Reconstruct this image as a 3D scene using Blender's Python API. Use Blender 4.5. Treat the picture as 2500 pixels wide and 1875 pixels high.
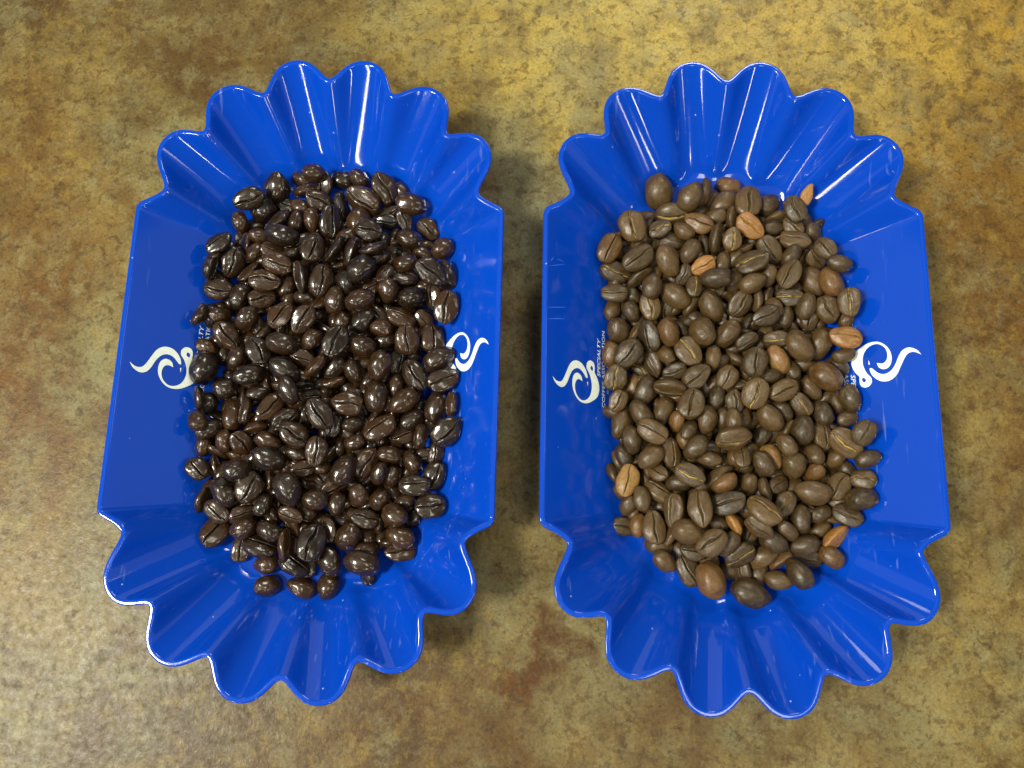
import bpy, bmesh, math, random
import numpy as np
from mathutils import Vector, Matrix, Quaternion, noise

for o in list(bpy.data.objects):
    bpy.data.objects.remove(o)
sc = bpy.context.scene
col = sc.collection

# ------------------------------------------------------------------ camera
cam_data = bpy.data.cameras.new('camera')
cam_data.sensor_width = 36.0
cam_data.lens = 36.0 * 2000.0 / 2500.0
cam_data.clip_start = 0.01
cam_data.clip_end = 50.0
cam = bpy.data.objects.new('camera', cam_data)
col.objects.link(cam)
RIGHT = Vector((0.99934111, 0.02427152, -0.02698575))
UP = Vector((-0.01815333, 0.97807815, 0.2074454))
FWD = Vector((-0.03142919, 0.20681883, -0.97787432))
m = Matrix.Identity(4)
for i in range(3):
    m[i][0], m[i][1], m[i][2] = RIGHT[i], UP[i], -FWD[i]
m[0][3], m[1][3], m[2][3] = 0.00574747, -0.0621544, 0.28238882
cam.matrix_world = m
sc.camera = cam

# ------------------------------------------------------------------ room light: dim room + ceiling fixtures + added light panels
world = bpy.data.worlds.new('World')
sc.world = world
world.use_nodes = True
wbg = world.node_tree.nodes['Background']
wbg.inputs[0].default_value = (0.80, 0.86, 0.74, 1)
wbg.inputs[1].default_value = 0.09

def fixture(x, y, power, sx=0.30, sy=1.2, z=1.9, colr=(1.0, 0.97, 0.82)):
    d = bpy.data.lights.new('lamp_or_fill_panel', 'AREA')
    d.shape = 'RECTANGLE'
    d.size, d.size_y = sx, sy
    d.energy = power
    d.color = colr
    o = bpy.data.objects.new('lamp_or_fill_panel', d)
    o.location = (x, y, z)
    col.objects.link(o)
    return o

for fx, fy, fp, sx, sy in ((-1.2, -.38, 78, .5, .4), (.35, -3.0, 16, .25, .7), (3.0, -1.3, 12, .2, .7), (-3.0, -.5, 12, .2, .7), (.5, -.6, 7, .3, .6), (.5, 1.7, 26, .6, .6), (1.9, -2.3, 16, .2, .6), (2.2, .6, 8, .6, .6), (-1.6, 2.6, 8, .6, .6)):  # rear middle and both outermost side lamps are added for streaks on the flutes
    fixture(fx, fy, fp, sx, sy)
lk = fixture(-1.55, -2.15, 46, 1.5, .25, 2.2)               # tube row behind the viewer
lk.rotation_euler = (0, 0, math.radians(-40))
fixture(0, 0, 6, 2.6, 2.6, 2.45, (.98, 1.0, .86))           # soft panel added for fill, standing for the pale ceiling
w = fixture(0, 3.8, 9, 3.0, 1.4, .9, (.95, 1.0, .98))       # added panel standing for the bright far end of the room
w.rotation_euler = (math.radians(-90), 0, 0)
for sg_ in (-1, 1):                                          # panels added for sheen on the trays, as pale room walls
    w = fixture(sg_ * 3.4, .2, 4, 1.3, 2.6, 1.7, (.95, 1.0, .98))
    w.rotation_euler = (0, math.radians(90 * sg_), 0)


vs = sc.view_settings
vs.view_transform = 'Standard'
vs.look = 'None'
vs.gamma = 1.0
vs.use_curve_mapping = False
vs.exposure = 0.15
sc.cycles.use_denoising = True
sc.cycles.max_bounces = 8
sc.cycles.caustics_reflective = False

# ------------------------------------------------------------------ helpers
def tag(o, label=None, cat=None, group=None, kind=None):
    if label: o['label'] = label
    if cat: o['category'] = cat
    if group: o['group'] = group
    if kind: o['kind'] = kind
    return o

class NT:
    """tiny node builder"""
    def __init__(self, name):
        self.m = bpy.data.materials.new(name)
        self.m.use_nodes = True
        self.t = self.m.node_tree
        self.p = self.t.nodes['Principled BSDF']
    def n(self, typ, **kw):
        nd = self.t.nodes.new(typ)
        for k, v in kw.items():
            setattr(nd, k, v)
        return nd
    def l(self, a, b):
        self.t.links.new(a, b)
    def set(self, nd, **kw):
        for k, v in kw.items():
            nd.inputs[k.replace('_', ' ')].default_value = v
        return nd
    def noise(self, vec, scale, detail=4, rough=.55, dist=0.0):
        nd = self.n('ShaderNodeTexNoise')
        self.set(nd, Scale=scale, Detail=detail, Roughness=rough, Distortion=dist)
        self.l(vec, nd.inputs['Vector'])
        return nd.outputs['Fac']
    def ramp(self, fac, stops):
        nd = self.n('ShaderNodeValToRGB')
        el = nd.color_ramp.elements
        while len(el) < len(stops):
            el.new(0.5)
        for e, (p, c) in zip(el, stops):
            e.position = p
            e.color = (c[0], c[1], c[2], 1) if not isinstance(c, float) else (c, c, c, 1)
        self.l(fac, nd.inputs['Fac'])
        return nd.outputs['Color']
    def mix(self, fac, a, b, blend='MIX'):
        nd = self.n('ShaderNodeMix', data_type='RGBA', blend_type=blend)
        for idx, v in ((0, fac), (6, a), (7, b)):
            if isinstance(v, (int, float)):
                nd.inputs[idx].default_value = v if idx == 0 else (v, v, v, 1)
            elif isinstance(v, tuple):
                nd.inputs[idx].default_value = (v[0], v[1], v[2], 1)
            else:
                self.l(v, nd.inputs[idx])
        return nd.outputs[2]
    def math(self, op, a, b=None, clamp=False):
        nd = self.n('ShaderNodeMath', operation=op, use_clamp=clamp)
        for i, v in enumerate((a, b)):
            if v is None: continue
            if isinstance(v, (int, float)): nd.inputs[i].default_value = v
            else: self.l(v, nd.inputs[i])
        return nd.outputs[0]
    def bump(self, h, strength, dist, prev=None):
        nd = self.n('ShaderNodeBump')
        self.set(nd, Strength=strength, Distance=dist)
        self.l(h, nd.inputs['Height'])
        if prev is not None: self.l(prev, nd.inputs['Normal'])
        return nd.outputs['Normal']

def sr(r, g, b):
    f = lambda c: (c / 255 / 12.92) if c / 255 <= .04045 else ((c / 255 + .055) / 1.055) ** 2.4
    return (f(r), f(g), f(b))

# ------------------------------------------------------------------ materials
def mat_table():
    k = NT('mottled_laminate')
    tc = k.n('ShaderNodeTexCoord').outputs['Object']
    olive, ochre, rust, grey, dark, gold = sr(88, 75, 44), sr(118, 100, 56), sr(58, 39, 19), sr(98, 95, 68), sr(30, 23, 13), sr(142, 121, 52)
    def off(i):
        nd = k.n('ShaderNodeVectorMath', operation='ADD'); k.l(tc, nd.inputs[0]); nd.inputs[1].default_value = (3.7 * i, 1.9 * i, .3 * i)
        return nd.outputs[0]
    base = k.mix(k.ramp(k.noise(off(1), 12.0, 7, .68, .5), [(.40, 0.0), (.60, 1.0)]), olive, ochre)
    base = k.mix(k.ramp(k.noise(off(2), 15.0, 7, .68, .4), [(.48, 0.0), (.62, .8)]), base, grey)
    base = k.mix(k.ramp(k.noise(off(11), 10.0, 7, .68, .7), [(.45, 0.0), (.58, .75)]), base, tuple(x * 1.35 for x in rust))
    base = k.mix(k.ramp(k.noise(off(12), 13.0, 6, .66, .6), [(.52, 0.0), (.68, .6)]), base, tuple(x * 1.7 for x in grey))
    # stains of the print in their places, plus a painted sheen and shadow
    sep = k.n('ShaderNodeSeparateXYZ'); k.l(tc, sep.inputs[0])
    warp = k.math('MULTIPLY', k.math('SUBTRACT', k.noise(tc, 16.0, 4, .6), .5), .16)
    def blob(x, y, rx, ry, colr, amt, base, sc_=60.0):
        dx = k.math('DIVIDE', k.math('SUBTRACT', k.math('ADD', sep.outputs[0], warp), x), rx)
        dy = k.math('DIVIDE', k.math('SUBTRACT', k.math('ADD', sep.outputs[1], warp), y), ry)
        d = k.math('ADD', k.math('MULTIPLY', dx, dx), k.math('MULTIPLY', dy, dy))
        f = k.math('SUBTRACT', 1.0, d, True)
        g = k.math('MULTIPLY', f, k.ramp(k.noise(tc, sc_, 6, .65, .5), [(.36, .25), (.56, 1.0)]))
        return k.mix(k.math('MULTIPLY', g, amt, True), base, colr)

    base = blob(.19, .14, .15, .12, sr(150, 116, 38), .8, base)
    base = blob(.05, .13, .13, .07, sr(162, 140, 64), .8, base)  # yellower print, also brightened in colour for the lamp sheen here
    base = blob(.0, .08, .03, .05, sr(104, 104, 80), .7, base)  # left tray's soft grey shadow, painted into the table colour
    base = blob(-.19, -.01, .06, .09, sr(88, 58, 24), .9, base)
    base = blob(-.19, .09, .05, .04, sr(92, 66, 30), .7, base)
    base = blob(.004, -.098, .016, .014, sr(74, 46, 18), 1.6, base, 90.0)
    base = blob(.175, .03, .045, .09, sr(86, 58, 22), .9, base)
    base = blob(-.02, -.125, .09, .03, sr(84, 60, 28), .7, base)

    # crisp ragged clumps: cream, then brown, then yellow flecks
    cream = k.math('MULTIPLY', k.ramp(k.noise(off(13), 105.0, 8, .74, .4), [(.50, 0.0), (.62, .40)]), k.ramp(k.noise(off(14), 15.0, 4, .6), [(.38, .15), (.60, 1.0)]))
    base = k.mix(cream, base, tuple(x * 1.75 for x in grey))
    clump = k.math('MULTIPLY', k.ramp(k.noise(off(3), 70.0, 9, .74, .4), [(.49, 0.0), (.60, .5)]), k.ramp(k.noise(off(4), 14.0, 4, .6), [(.36, .25), (.60, 1.0)]))
    base = k.mix(clump, base, rust)
    clump2 = k.ramp(k.noise(off(15), 230.0, 6, .72, .4), [(.52, 0.0), (.60, .55)])
    base = k.mix(clump2, base, tuple(x * 1.15 for x in rust))
    fleck = k.math('MULTIPLY', k.ramp(k.noise(off(5), 140.0, 8, .74, .5), [(.51, 0.0), (.62, .34)]), k.ramp(k.noise(off(6), 16.0, 4, .6), [(.42, 0.1), (.60, .9)]))
    base = k.mix(fleck, base, gold)
    fine = k.noise(off(7), 330.0, 5, .68, .3)
    base = k.mix(k.ramp(fine, [(.56, 0.0), (.70, .55)]), base, dark)
    grain = k.noise(off(8), 900.0, 4, .7)
    base = k.mix(1.0, base, k.ramp(grain, [(.30, .72), (.70, 1.28)]), 'MULTIPLY')
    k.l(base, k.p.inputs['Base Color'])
    rgh = k.n('ShaderNodeMapRange')
    k.l(fine, rgh.inputs[0]); rgh.inputs[1].default_value = .35; rgh.inputs[2].default_value = .65
    rgh.inputs[3].default_value = .30; rgh.inputs[4].default_value = .46
    k.l(rgh.outputs[0], k.p.inputs['Roughness'])
    k.p.inputs['Specular IOR Level'].default_value = .17
    k.l(k.bump(k.noise(off(9), 520.0, 4, .65), .30, .0005), k.p.inputs['Normal'])
    return k.m

def mat_plastic(name, oily):
    k = NT(name)
    tc = k.n('ShaderNodeTexCoord').outputs['Object']
    c = k.mix(k.noise(tc, 25.0, 3), sr(6, 72, 192), sr(4, 63, 177))
    k.p.inputs['Specular IOR Level'].default_value = .55
    # haze of handling wear: faint scratches and smudges
    mp = k.n('ShaderNodeMapping'); k.l(tc, mp.inputs[0]); mp.inputs['Scale'].default_value = (60, 900, 300)
    mp.inputs['Rotation'].default_value = (0, 0, .5)
    scr = k.noise(mp.outputs[0], 1.0, 3, .6)
    smu = k.noise(tc, 70.0, 4, .6)
    r = k.math('ADD', k.math('MULTIPLY', k.ramp(smu, [(.4, 0.0), (.7, 1.0)]), .06), .06)
    k.l(k.math('ADD', r, k.math('MULTIPLY', k.ramp(scr, [(.62, 0.0), (.72, 1.0)]), .12)), k.p.inputs['Roughness'])
    nrm = k.bump(k.noise(tc, 60.0, 2, .5), .015, .0006)
    # fine pale scuffs and specks of dust caught on the plastic
    mp2 = k.n('ShaderNodeMapping'); k.l(tc, mp2.inputs[0]); mp2.inputs['Scale'].default_value = (700, 50, 200); mp2.inputs['Rotation'].default_value = (0, 0, -.35)
    sc2 = k.math('MULTIPLY', k.ramp(k.noise(mp2.outputs[0], 1.0, 2, .5), [(.66, 0.0), (.72, .5)]), k.ramp(k.noise(tc, 22.0, 3), [(.48, 0.0), (.62, 1.0)]))
    vd = k.n('ShaderNodeTexVoronoi'); k.l(tc, vd.inputs['Vector']); vd.inputs['Scale'].default_value = 230.0
    wn = k.n('ShaderNodeSeparateXYZ'); k.l(vd.outputs['Color'], wn.inputs[0])
    du = k.math('MULTIPLY', k.ramp(vd.outputs['Distance'], [(.045, .8), (.075, 0.0)]), k.ramp(wn.outputs[0], [(.80, 0.0), (.82, 1.0)]))
    c = k.mix(k.math('MAXIMUM', k.math('MULTIPLY', sc2, .35), du), c, sr(176, 196, 232))
    k.l(c, k.p.inputs['Base Color'])
    if oily:   # tiny oil droplets flicked from the beans on to one wall
        sx_ = k.n('ShaderNodeSeparateXYZ'); k.l(tc, sx_.inputs[0])
        v = k.n('ShaderNodeTexVoronoi'); k.l(tc, v.inputs['Vector']); v.inputs['Scale'].default_value = 420.0
        v.inputs['Randomness'].default_value = 1.0
        keep = k.math('MULTIPLY', k.ramp(k.noise(tc, 150.0, 2), [(.54, 0.0), (.58, 1.0)]), k.ramp(k.math('MULTIPLY', sx_.outputs[0], 10.0), [(.34, 0.0), (.40, 1.0)]))
        drop = k.math('MULTIPLY', k.ramp(v.outputs['Distance'], [(.10, 1.0), (.30, 0.0)]), keep)
        nrm = k.bump(drop, .5, .0004, nrm)
    k.l(nrm, k.p.inputs['Normal'])
    # thin moulded plastic lets some blue light through
    tr = k.n('ShaderNodeBsdfTranslucent'); tr.inputs[0].default_value = (*sr(96, 150, 255), 1)
    mx = k.n('ShaderNodeMixShader'); mx.inputs[0].default_value = .26
    out = k.t.nodes['Material Output']
    k.l(k.p.outputs[0], mx.inputs[1]); k.l(tr.outputs[0], mx.inputs[2]); k.l(mx.outputs[0], out.inputs['Surface'])
    return k.m

def mat_bean(name, lo, hi, rough, spec, coat, chaff, wrinkle, island=False, crease_col=(.01, .006, .003), patch=None):
    """roasted skin: tone varies bean by bean, streaked along the bean; golden chaff may sit in the crease"""
    k = NT(name)
    tc = k.n('ShaderNodeTexCoord').outputs['Object']
    if island:
        rnd = k.n('ShaderNodeNewGeometry').outputs['Random Per Island']
        vec = tc; S = 110.0
        add = k.n('ShaderNodeVectorMath', operation='SCALE'); k.l(tc, add.inputs[0]); add.inputs['Scale'].default_value = S
        vec = add.outputs[0]
    else:
        rnd = k.n('ShaderNodeObjectInfo').outputs['Random']
        add = k.n('ShaderNodeVectorMath', operation='ADD'); k.l(tc, add.inputs[0])
        sm = k.math('MULTIPLY', rnd, 37.0); cx = k.n('ShaderNodeCombineXYZ'); k.l(sm, cx.inputs[0]); k.l(sm, cx.inputs[2])
        k.l(cx.outputs[0], add.inputs[1]); vec = add.outputs[0]
    tone = k.math('ADD', k.math('MULTIPLY', rnd, .6), k.math('MULTIPLY', k.noise(vec, 2.2, 5, .6), .55))
    c = k.mix(k.ramp(tone, [(.25, 0.0), (.9, 1.0)]), lo, hi)
    if patch:
        c = k.mix(k.ramp(k.noise(vec, 1.3, 3), [(.5, 0.0), (.75, .8)]), c, patch)
    mot = k.noise(vec, 14.0, 4, .65)
    c = k.mix(k.ramp(mot, [(.30, .6), (.52, 0.0)]), c, tuple(x * .45 for x in lo))
    c = k.mix(k.ramp(k.noise(vec, 5.5, 5, .7, .4), [(.50, 0.0), (.68, .45)]), c, tuple(min(1.0, x * 1.45) for x in hi))
    at = k.n('ShaderNodeAttribute', attribute_name='crease').outputs['Fac']
    c = k.mix(k.math('MULTIPLY', at, .85, True), c, crease_col)
    if chaff:
        g = k.math('MULTIPLY', k.ramp(at, [(.18, 0.0), (.6, 1.0)]), k.ramp(k.noise(vec, 4.5, 5, .65), [(.42, 0.0), (.54, chaff)]))
        c = k.mix(g, c, sr(172, 146, 78))
    k.l(c, k.p.inputs['Base Color'])
    rg = k.math('ADD', k.math('MULTIPLY', k.noise(vec, 5.0, 4, .6), .24), rough - .12)
    k.l(rg, k.p.inputs['Roughness'])
    k.p.inputs['Specular IOR Level'].default_value = spec
    k.p.inputs['Coat Weight'].default_value = coat
    k.p.inputs['Coat Roughness'].default_value = .10 if coat > .4 else .24
    mp = k.n('ShaderNodeMapping'); k.l(vec, mp.inputs[0]); mp.inputs['Scale'].default_value = (2.2, 3.0, 3.0)
    w1 = k.noise(mp.outputs[0], 1.5, 4, .5, .3)
    nb = k.bump(w1, wrinkle, .0011 if not island else .0011)
    nb = k.bump(k.noise(vec, 13.0, 5, .65, .6), wrinkle * 1.0, .0005, nb)
    k.l(nb, k.p.inputs['Normal'])
    if coat:
        k.l(k.bump(k.noise(vec, 9.0, 4, .6), wrinkle * .5, .0006, k.bump(w1, wrinkle * .6, .0011)), k.p.inputs['Coat Normal'])
    return k.m

def mat_plain(name, c, rough=.5, spec=.4, scale=200.0, var=.12):
    k = NT(name)
    tc = k.n('ShaderNodeTexCoord').outputs['Object']
    k.l(k.mix(k.ramp(k.noise(tc, scale, 3), [(.4, 0.0), (.65, var)]), c, tuple(x * .6 for x in c)), k.p.inputs['Base Color'])
    k.p.inputs['Roughness'].default_value = rough
    k.p.inputs['Specular IOR Level'].default_value = spec
    return k.m

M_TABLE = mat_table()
M_BLUE_OILY = mat_plastic('blue_plastic_oily', True)
M_BLUE = mat_plastic('blue_plastic', False)
M_INK = mat_plain('white_ink', sr(222, 230, 224), .22, .5, 700.0, .22)

M_DARK = mat_bean('dark_oily_bean', sr(20, 13, 6), sr(54, 33, 13), .38, .2, .75, 0, .18, crease_col=sr(11, 7, 4))
M_DARK_FILL = mat_bean('dark_buried_bean', sr(20, 13, 6), sr(54, 33, 13), .38, .2, .6, 0, .18, island=True, crease_col=sr(11, 7, 4))
M_BROWN = mat_bean('brown_bean', sr(44, 33, 16), sr(80, 60, 32), .42, .35, .16, .12, .22, crease_col=sr(34, 24, 12))
M_CHAFF = mat_bean('brown_bean_chaff', sr(50, 37, 18), sr(88, 66, 34), .42, .35, .16, .9, .22, crease_col=sr(52, 37, 17))
M_TAN = mat_bean('tan_bean', sr(68, 47, 22), sr(98, 69, 34), .42, .35, .16, 0, .22, crease_col=sr(50, 32, 15), patch=sr(92, 66, 34))
M_PALE = mat_bean('pale_tan_bean', sr(100, 72, 38), sr(132, 100, 54), .42, .35, .12, .1, .22, crease_col=sr(84, 58, 26), patch=sr(112, 72, 46))
M_GOLD = mat_bean('golden_bean', sr(112, 74, 30), sr(146, 102, 46), .44, .5, .05, .4, .22, crease_col=sr(90, 54, 18), patch=sr(112, 72, 32))
M_BROWN_FILL = mat_bean('brown_buried_bean', sr(44, 33, 16), sr(80, 60, 32), .42, .35, .1, 0, .22, island=True, crease_col=sr(34, 24, 12))


# ------------------------------------------------------------------ table
bm = bmesh.new()
bmesh.ops.create_cube(bm, size=1.0, matrix=Matrix.Translation((0, 0, -.015)) @ Matrix.Diagonal((1.1, .9, .03, 1)))
bmesh.ops.bevel(bm, geom=[e for e in bm.edges], offset=.004, segments=3, affect='EDGES')
me = bpy.data.meshes.new('table_surface'); bm.to_mesh(me); bm.free()
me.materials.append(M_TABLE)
table = bpy.data.objects.new('table_surface', me); col.objects.link(table)
tag(table, 'mottled olive, ochre and rust brown laminate table top', 'table', kind='structure')

# ------------------------------------------------------------------ trays
AC, FR, RW, Z0, H = .0394, .033, .0625, .0015, .027
SL = (H - Z0) / (RW - FR - .003)
KEY = np.array([(62.5, 51.38), (53.32, 57.7), (55.78, 75.63), (41.95, 79.32), (38.07, 95.11), (22.59, 93.82), (13.27, 105.97), (0, 99.2)]) / 1000
TARGET = KEY.copy()
for i_ in range(1, 8):          # the measured outline is the outer edge of the lip; the wall ends a little inside it
    d_ = KEY[i_] - (0, .0394); TARGET[i_] = KEY[i_] - d_ / np.linalg.norm(d_) * (.0007 if i_ >= 6 else .0010)
TARGET[0] -= (.0015, 0)

def rim_quadrant(K):
    """rim outline from the middle of a long side to the middle of an end: rounded lobes and rounded valleys,
    plus the plain line under the scallops that says where each flute starts on the floor"""
    pts, base = [], []
    C, V0 = K[0], K[1]
    for y in np.linspace(0, C[1] - .0005, 34):
        pts.append((C[0], y)); base.append((C[0], y))
    cen_ = np.array((0, .0394))
    def tang(P):
        r = (P - cen_) / np.linalg.norm(P - cen_)
        return np.array((-r[1], r[0]))
    def herm(P0, T0, P1, T1, n):
        for s in np.linspace(0, 1, n, endpoint=False):
            yield P0 * (2*s**3 - 3*s**2 + 1) + T0 * (s**3 - 2*s**2 + s) + P1 * (-2*s**3 + 3*s**2) + T1 * (s**3 - s**2)
    chain = [K[i] for i in range(1, 8)]
    tv = tang(V0)
    d0 = np.linalg.norm(V0 - C)
    cd = np.array((-.92, .39))
    for q in herm(C, cd * d0 * .9, V0, np.array((-.35, .94)) * d0 * .75, 14):
        pts.append(tuple(q)); base.append(tuple(C + (V0 - C) * np.clip((q - C) @ (V0 - C) / d0**2, 0, 1)))
    for i in range(6):
        P0, P1 = chain[i], chain[i + 1]
        valley_first = i % 2 == 0
        A, B = (chain[i], chain[i + 2]) if valley_first else (chain[i - 1], chain[i + 1])
        w = np.linalg.norm(B - A) / 2
        dirn = (B - A) / np.linalg.norm(B - A)
        tv0, tv1 = tang(P0), tang(P1)
        if i == 0: tv0 = np.array((-.35, .94))
        if i == 5: tv1 = np.array((-1.0, 0))
        mv, mt = w * 1.05, w * 1.95
        T0, T1 = (tv0 * mv, tv1 * mt) if valley_first else (tv0 * mt, tv1 * mv)
        for q in herm(P0, T0, P1, T1, 22):
            pts.append(tuple(q))
            base.append(tuple(A + dirn * np.clip((q - A) @ dirn, 0, 2 * w)))
    pts.append(tuple(K[7])); base.append(tuple(K[7]))
    return np.array(pts), np.array(base)

def full(q):
    top_r = q
    top_l = (q * [-1, 1])[::-1][1:]
    up = np.concatenate([top_r, top_l])            # right side mid -> left side mid via the far end
    dn = (up * [1, -1])[::-1][1:-1]
    return np.concatenate([up, dn])

def smooth(P, sig):
    n = len(P); d = np.linalg.norm(np.roll(P, -1, 0) - P, axis=1)
    s = np.r_[0, np.cumsum(d)]
    tot = s[-1]; NS = 900
    t = np.linspace(0, tot, NS, endpoint=False)
    return t, tot, s

def resample(P, extra, NS=900):
    d = np.linalg.norm(np.roll(P, -1, 0) - P, axis=1); s = np.r_[0, np.cumsum(d)]
    t = np.linspace(0, s[-1], NS, endpoint=False)
    Q = np.r_[P, P[:1]]; E = np.r_[extra, extra[:1]]
    o = np.stack([np.interp(t, s, Q[:, 0]), np.interp(t, s, Q[:, 1]), np.interp(t, s, E[:, 0]), np.interp(t, s, E[:, 1])], 1)
    sg = .0007 / (s[-1] / NS)
    kx = np.arange(-60, 61); ker = np.exp(-.5 * (kx / sg) ** 2); ker /= ker.sum()
    pad = np.r_[o[-60:], o, o[:60]]
    sm = np.stack([np.convolve(pad[:, i], ker, 'valid') for i in range(4)], 1)
    return sm

K = TARGET.copy()
cen = np.array((0, AC))
for it in range(8):       # counter the rounding so the lobes still reach their measured tips
    p, b = rim_quadrant(K)
    sm = resample(full(p), full(b))
    for i in range(1, 8):
        dirv = TARGET[i] - cen
        dirv = dirv / np.linalg.norm(dirv)
        rel = sm[:, :2] - cen
        angd = rel @ np.array((-dirv[1], dirv[0]))
        near = (np.abs(angd) < .0022) & (rel @ dirv > .02)
        r = (rel[near] @ dirv)
        cur = r.max() if i in (2, 4, 6) else r.min()
        K[i] = K[i] + dirv * (np.linalg.norm(TARGET[i] - cen) - cur) * .6
    K[0][0] = TARGET[0][0]; K[7][0] = 0
RIM = sm[:, :2]; BASE = sm[:, 2:]
NS = len(RIM)
def floor_pt(bx, by):
    sy = 1 if by >= 0 else -1
    if abs(by) <= AC:
        return (FR if bx > 0 else -FR, by)
    a = math.atan2(abs(by) - AC, bx)
    return (FR * math.cos(a), sy * (AC + FR * math.sin(a)))
FLO = np.array([floor_pt(x, y) for x, y in BASE])

def tray_mesh(name, mat):
    rows = []
    # inner floor rings
    for t in (.25, .5, .75, .92):
        rows.append(np.c_[FLO * t, np.full(NS, Z0)])
    W = RW - FR - .0015          # walls rise over this distance, then the lip turns out
    HL = Z0 + SL * (W - .003)
    us = [0, .001, .002, .003, .004, .005, .006, .008, .010] + list(np.linspace(.0125, W, 14))
    for u in us:
        z = Z0 + (SL * u * u / .012 if u < .006 else SL * (u - .003))
        t = u / W
        tt = t
        rows.append(np.c_[FLO + (RIM - FLO) * tt, np.full(NS, z)])
    inner_end = len(rows)
    # outward direction of the wall in plan at the rim
    tan = np.roll(RIM, -1, 0) - np.roll(RIM, 1, 0)
    nrm = np.stack([tan[:, 1], -tan[:, 0]], 1); nrm /= np.linalg.norm(nrm, axis=1)[:, None]
    for dx, dz in ((.0002, .00018), (.0005, .00026), (.0009, .00022), (.0013, .00026), (.0015, .0002), (.00172, -.00005), (.0018, -.0005), (.0016, -.0010), (.0013, -.0013), (.0007, -.0016)):
        rows.append(np.c_[RIM + nrm * dx, np.full(NS, HL + dz)])
    th = .0012
    for u in us[::-1][1:]:
        z = Z0 + (SL * u * u / .012 if u < .006 else SL * (u - .003))
        t = u / W
        P = FLO + (RIM - FLO) * t + nrm * th * .75 * t + (FLO / np.linalg.norm(FLO, axis=1)[:, None]) * th * .5
        rows.append(np.c_[P, np.full(NS, max(.0004, z - th * .72))])
    for t in (.95, .6):
        rows.append(np.c_[FLO * t, np.full(NS, .0004)])
    V = np.concatenate(rows).tolist(); nr = len(rows)
    F = []
    for i in range(nr - 1):
        a, b = i * NS, (i + 1) * NS
        for j in range(NS):
            k2 = (j + 1) % NS
            F.append((a + j, a + k2, b + k2, b + j))
    c0 = len(V); V.append((0, 0, Z0)); c1 = len(V); V.append((0, 0, .0004))
    last = (nr - 1) * NS
    for j in range(NS):
        k2 = (j + 1) % NS
        F.append((c0, k2, j)); F.append((c1, last + j, last + k2))
    me = bpy.data.meshes.new(name)
    me.from_pydata(V, [], F)
    bm = bmesh.new(); bm.from_mesh(me); bmesh.ops.recalc_face_normals(bm, faces=bm.faces[:])
    for f in bm.faces: f.smooth = True
    bm.to_mesh(me); bm.free()
    me.materials.append(mat)
    return me

def fill_polys(loops, to3):
    """flat printed shape from outline loops (first outer, rest holes), mapped onto the wall"""
    bm = bmesh.new()
    es = []
    for lp in loops:
        vsx = [bm.verts.new((x, y, 0)) for x, y in lp]
        es += [bm.edges.new((vsx[i], vsx[(i + 1) % len(vsx)])) for i in range(len(vsx))]
    bmesh.ops.triangle_fill(bm, use_beauty=True, use_dissolve=False, edges=es)
    for v in bm.verts:
        v.co = to3(v.co.x, v.co.y)
    return bm

def spline(lp, sub=5):
    P = np.array(lp, float); n = len(P); out = []
    for i in range(n):
        p0, p1, p2, p3 = P[i - 1], P[i], P[(i + 1) % n], P[(i + 2) % n]
        v1, v2, v3 = p1 - p0, p2 - p1, p3 - p2
        def cosang(a, b): return (a @ b) / (np.linalg.norm(a) * np.linalg.norm(b) + 1e-9)
        m1 = (p2 - p0) / 2 if cosang(v1, v2) > .1 else v2
        m2 = (p3 - p1) / 2 if cosang(v2, v3) > .1 else v2
        for s in np.linspace(0, 1, sub, endpoint=False):
            h1 = 2 * s**3 - 3 * s**2 + 1; h2 = s**3 - 2 * s**2 + s; h3 = -2 * s**3 + 3 * s**2; h4 = s**3 - s**2
            out.append(tuple(p1 * h1 + m1 * h2 + p2 * h3 + m2 * h4))
    return out

LOGO_TAIL = [(a / 1e5, b / 1e5) for a, b in [(0, 2612), (-148, 2544), (-250, 2449), (-295, 2354), (-282, 2269), (-211, 2183), (-61, 2107), (105, 2050), (252, 1992), (376, 1915), (452, 1816), (462, 1717), (408, 1617), (309, 1536), (208, 1465), (207, 1410), (325, 1425), (453, 1466), (573, 1537), (676, 1638), (719, 1758), (704, 1867), (635, 1965), (508, 2053), (338, 2120), (160, 2186), (2, 2252), (-98, 2318), (-130, 2394), (-115, 2479), (-64, 2545)]]
LOGO_TICK = [(a / 1e5, b / 1e5) for a, b in [(73, 1430), (77, 1394), (-86, 1402)]]
LOGO_BODY = [(a / 1e5, b / 1e5) for a, b in [(824, 1355), (830, 1252), (758, 1179), (625, 1152), (485, 1159), (428, 1148), (323, 1086), (179, 1024), (-11, 986), (-212, 1003), (-382, 1065), (-528, 1209), (-638, 1372), (-675, 1513), (-654, 1653), (-563, 1772), (-411, 1871), (-233, 1931), (-45, 1947), (134, 1923), (253, 1865), (304, 1786), (282, 1696), (201, 1626), (54, 1590), (87, 1656), (101, 1725), (56, 1795), (-60, 1843), (-216, 1852), (-363, 1822), (-492, 1752), (-578, 1653), (-583, 1533), (-510, 1413), (-375, 1322), (-189, 1271), (9, 1261), (198, 1292), (381, 1354), (501, 1425), (594, 1450), (715, 1436)]]
LOGO_HOLE = [(a / 1e5, b / 1e5) for a, b in [(664, 1282), (626, 1231), (551, 1216), (487, 1235), (533, 1293), (598, 1309)]]

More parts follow.
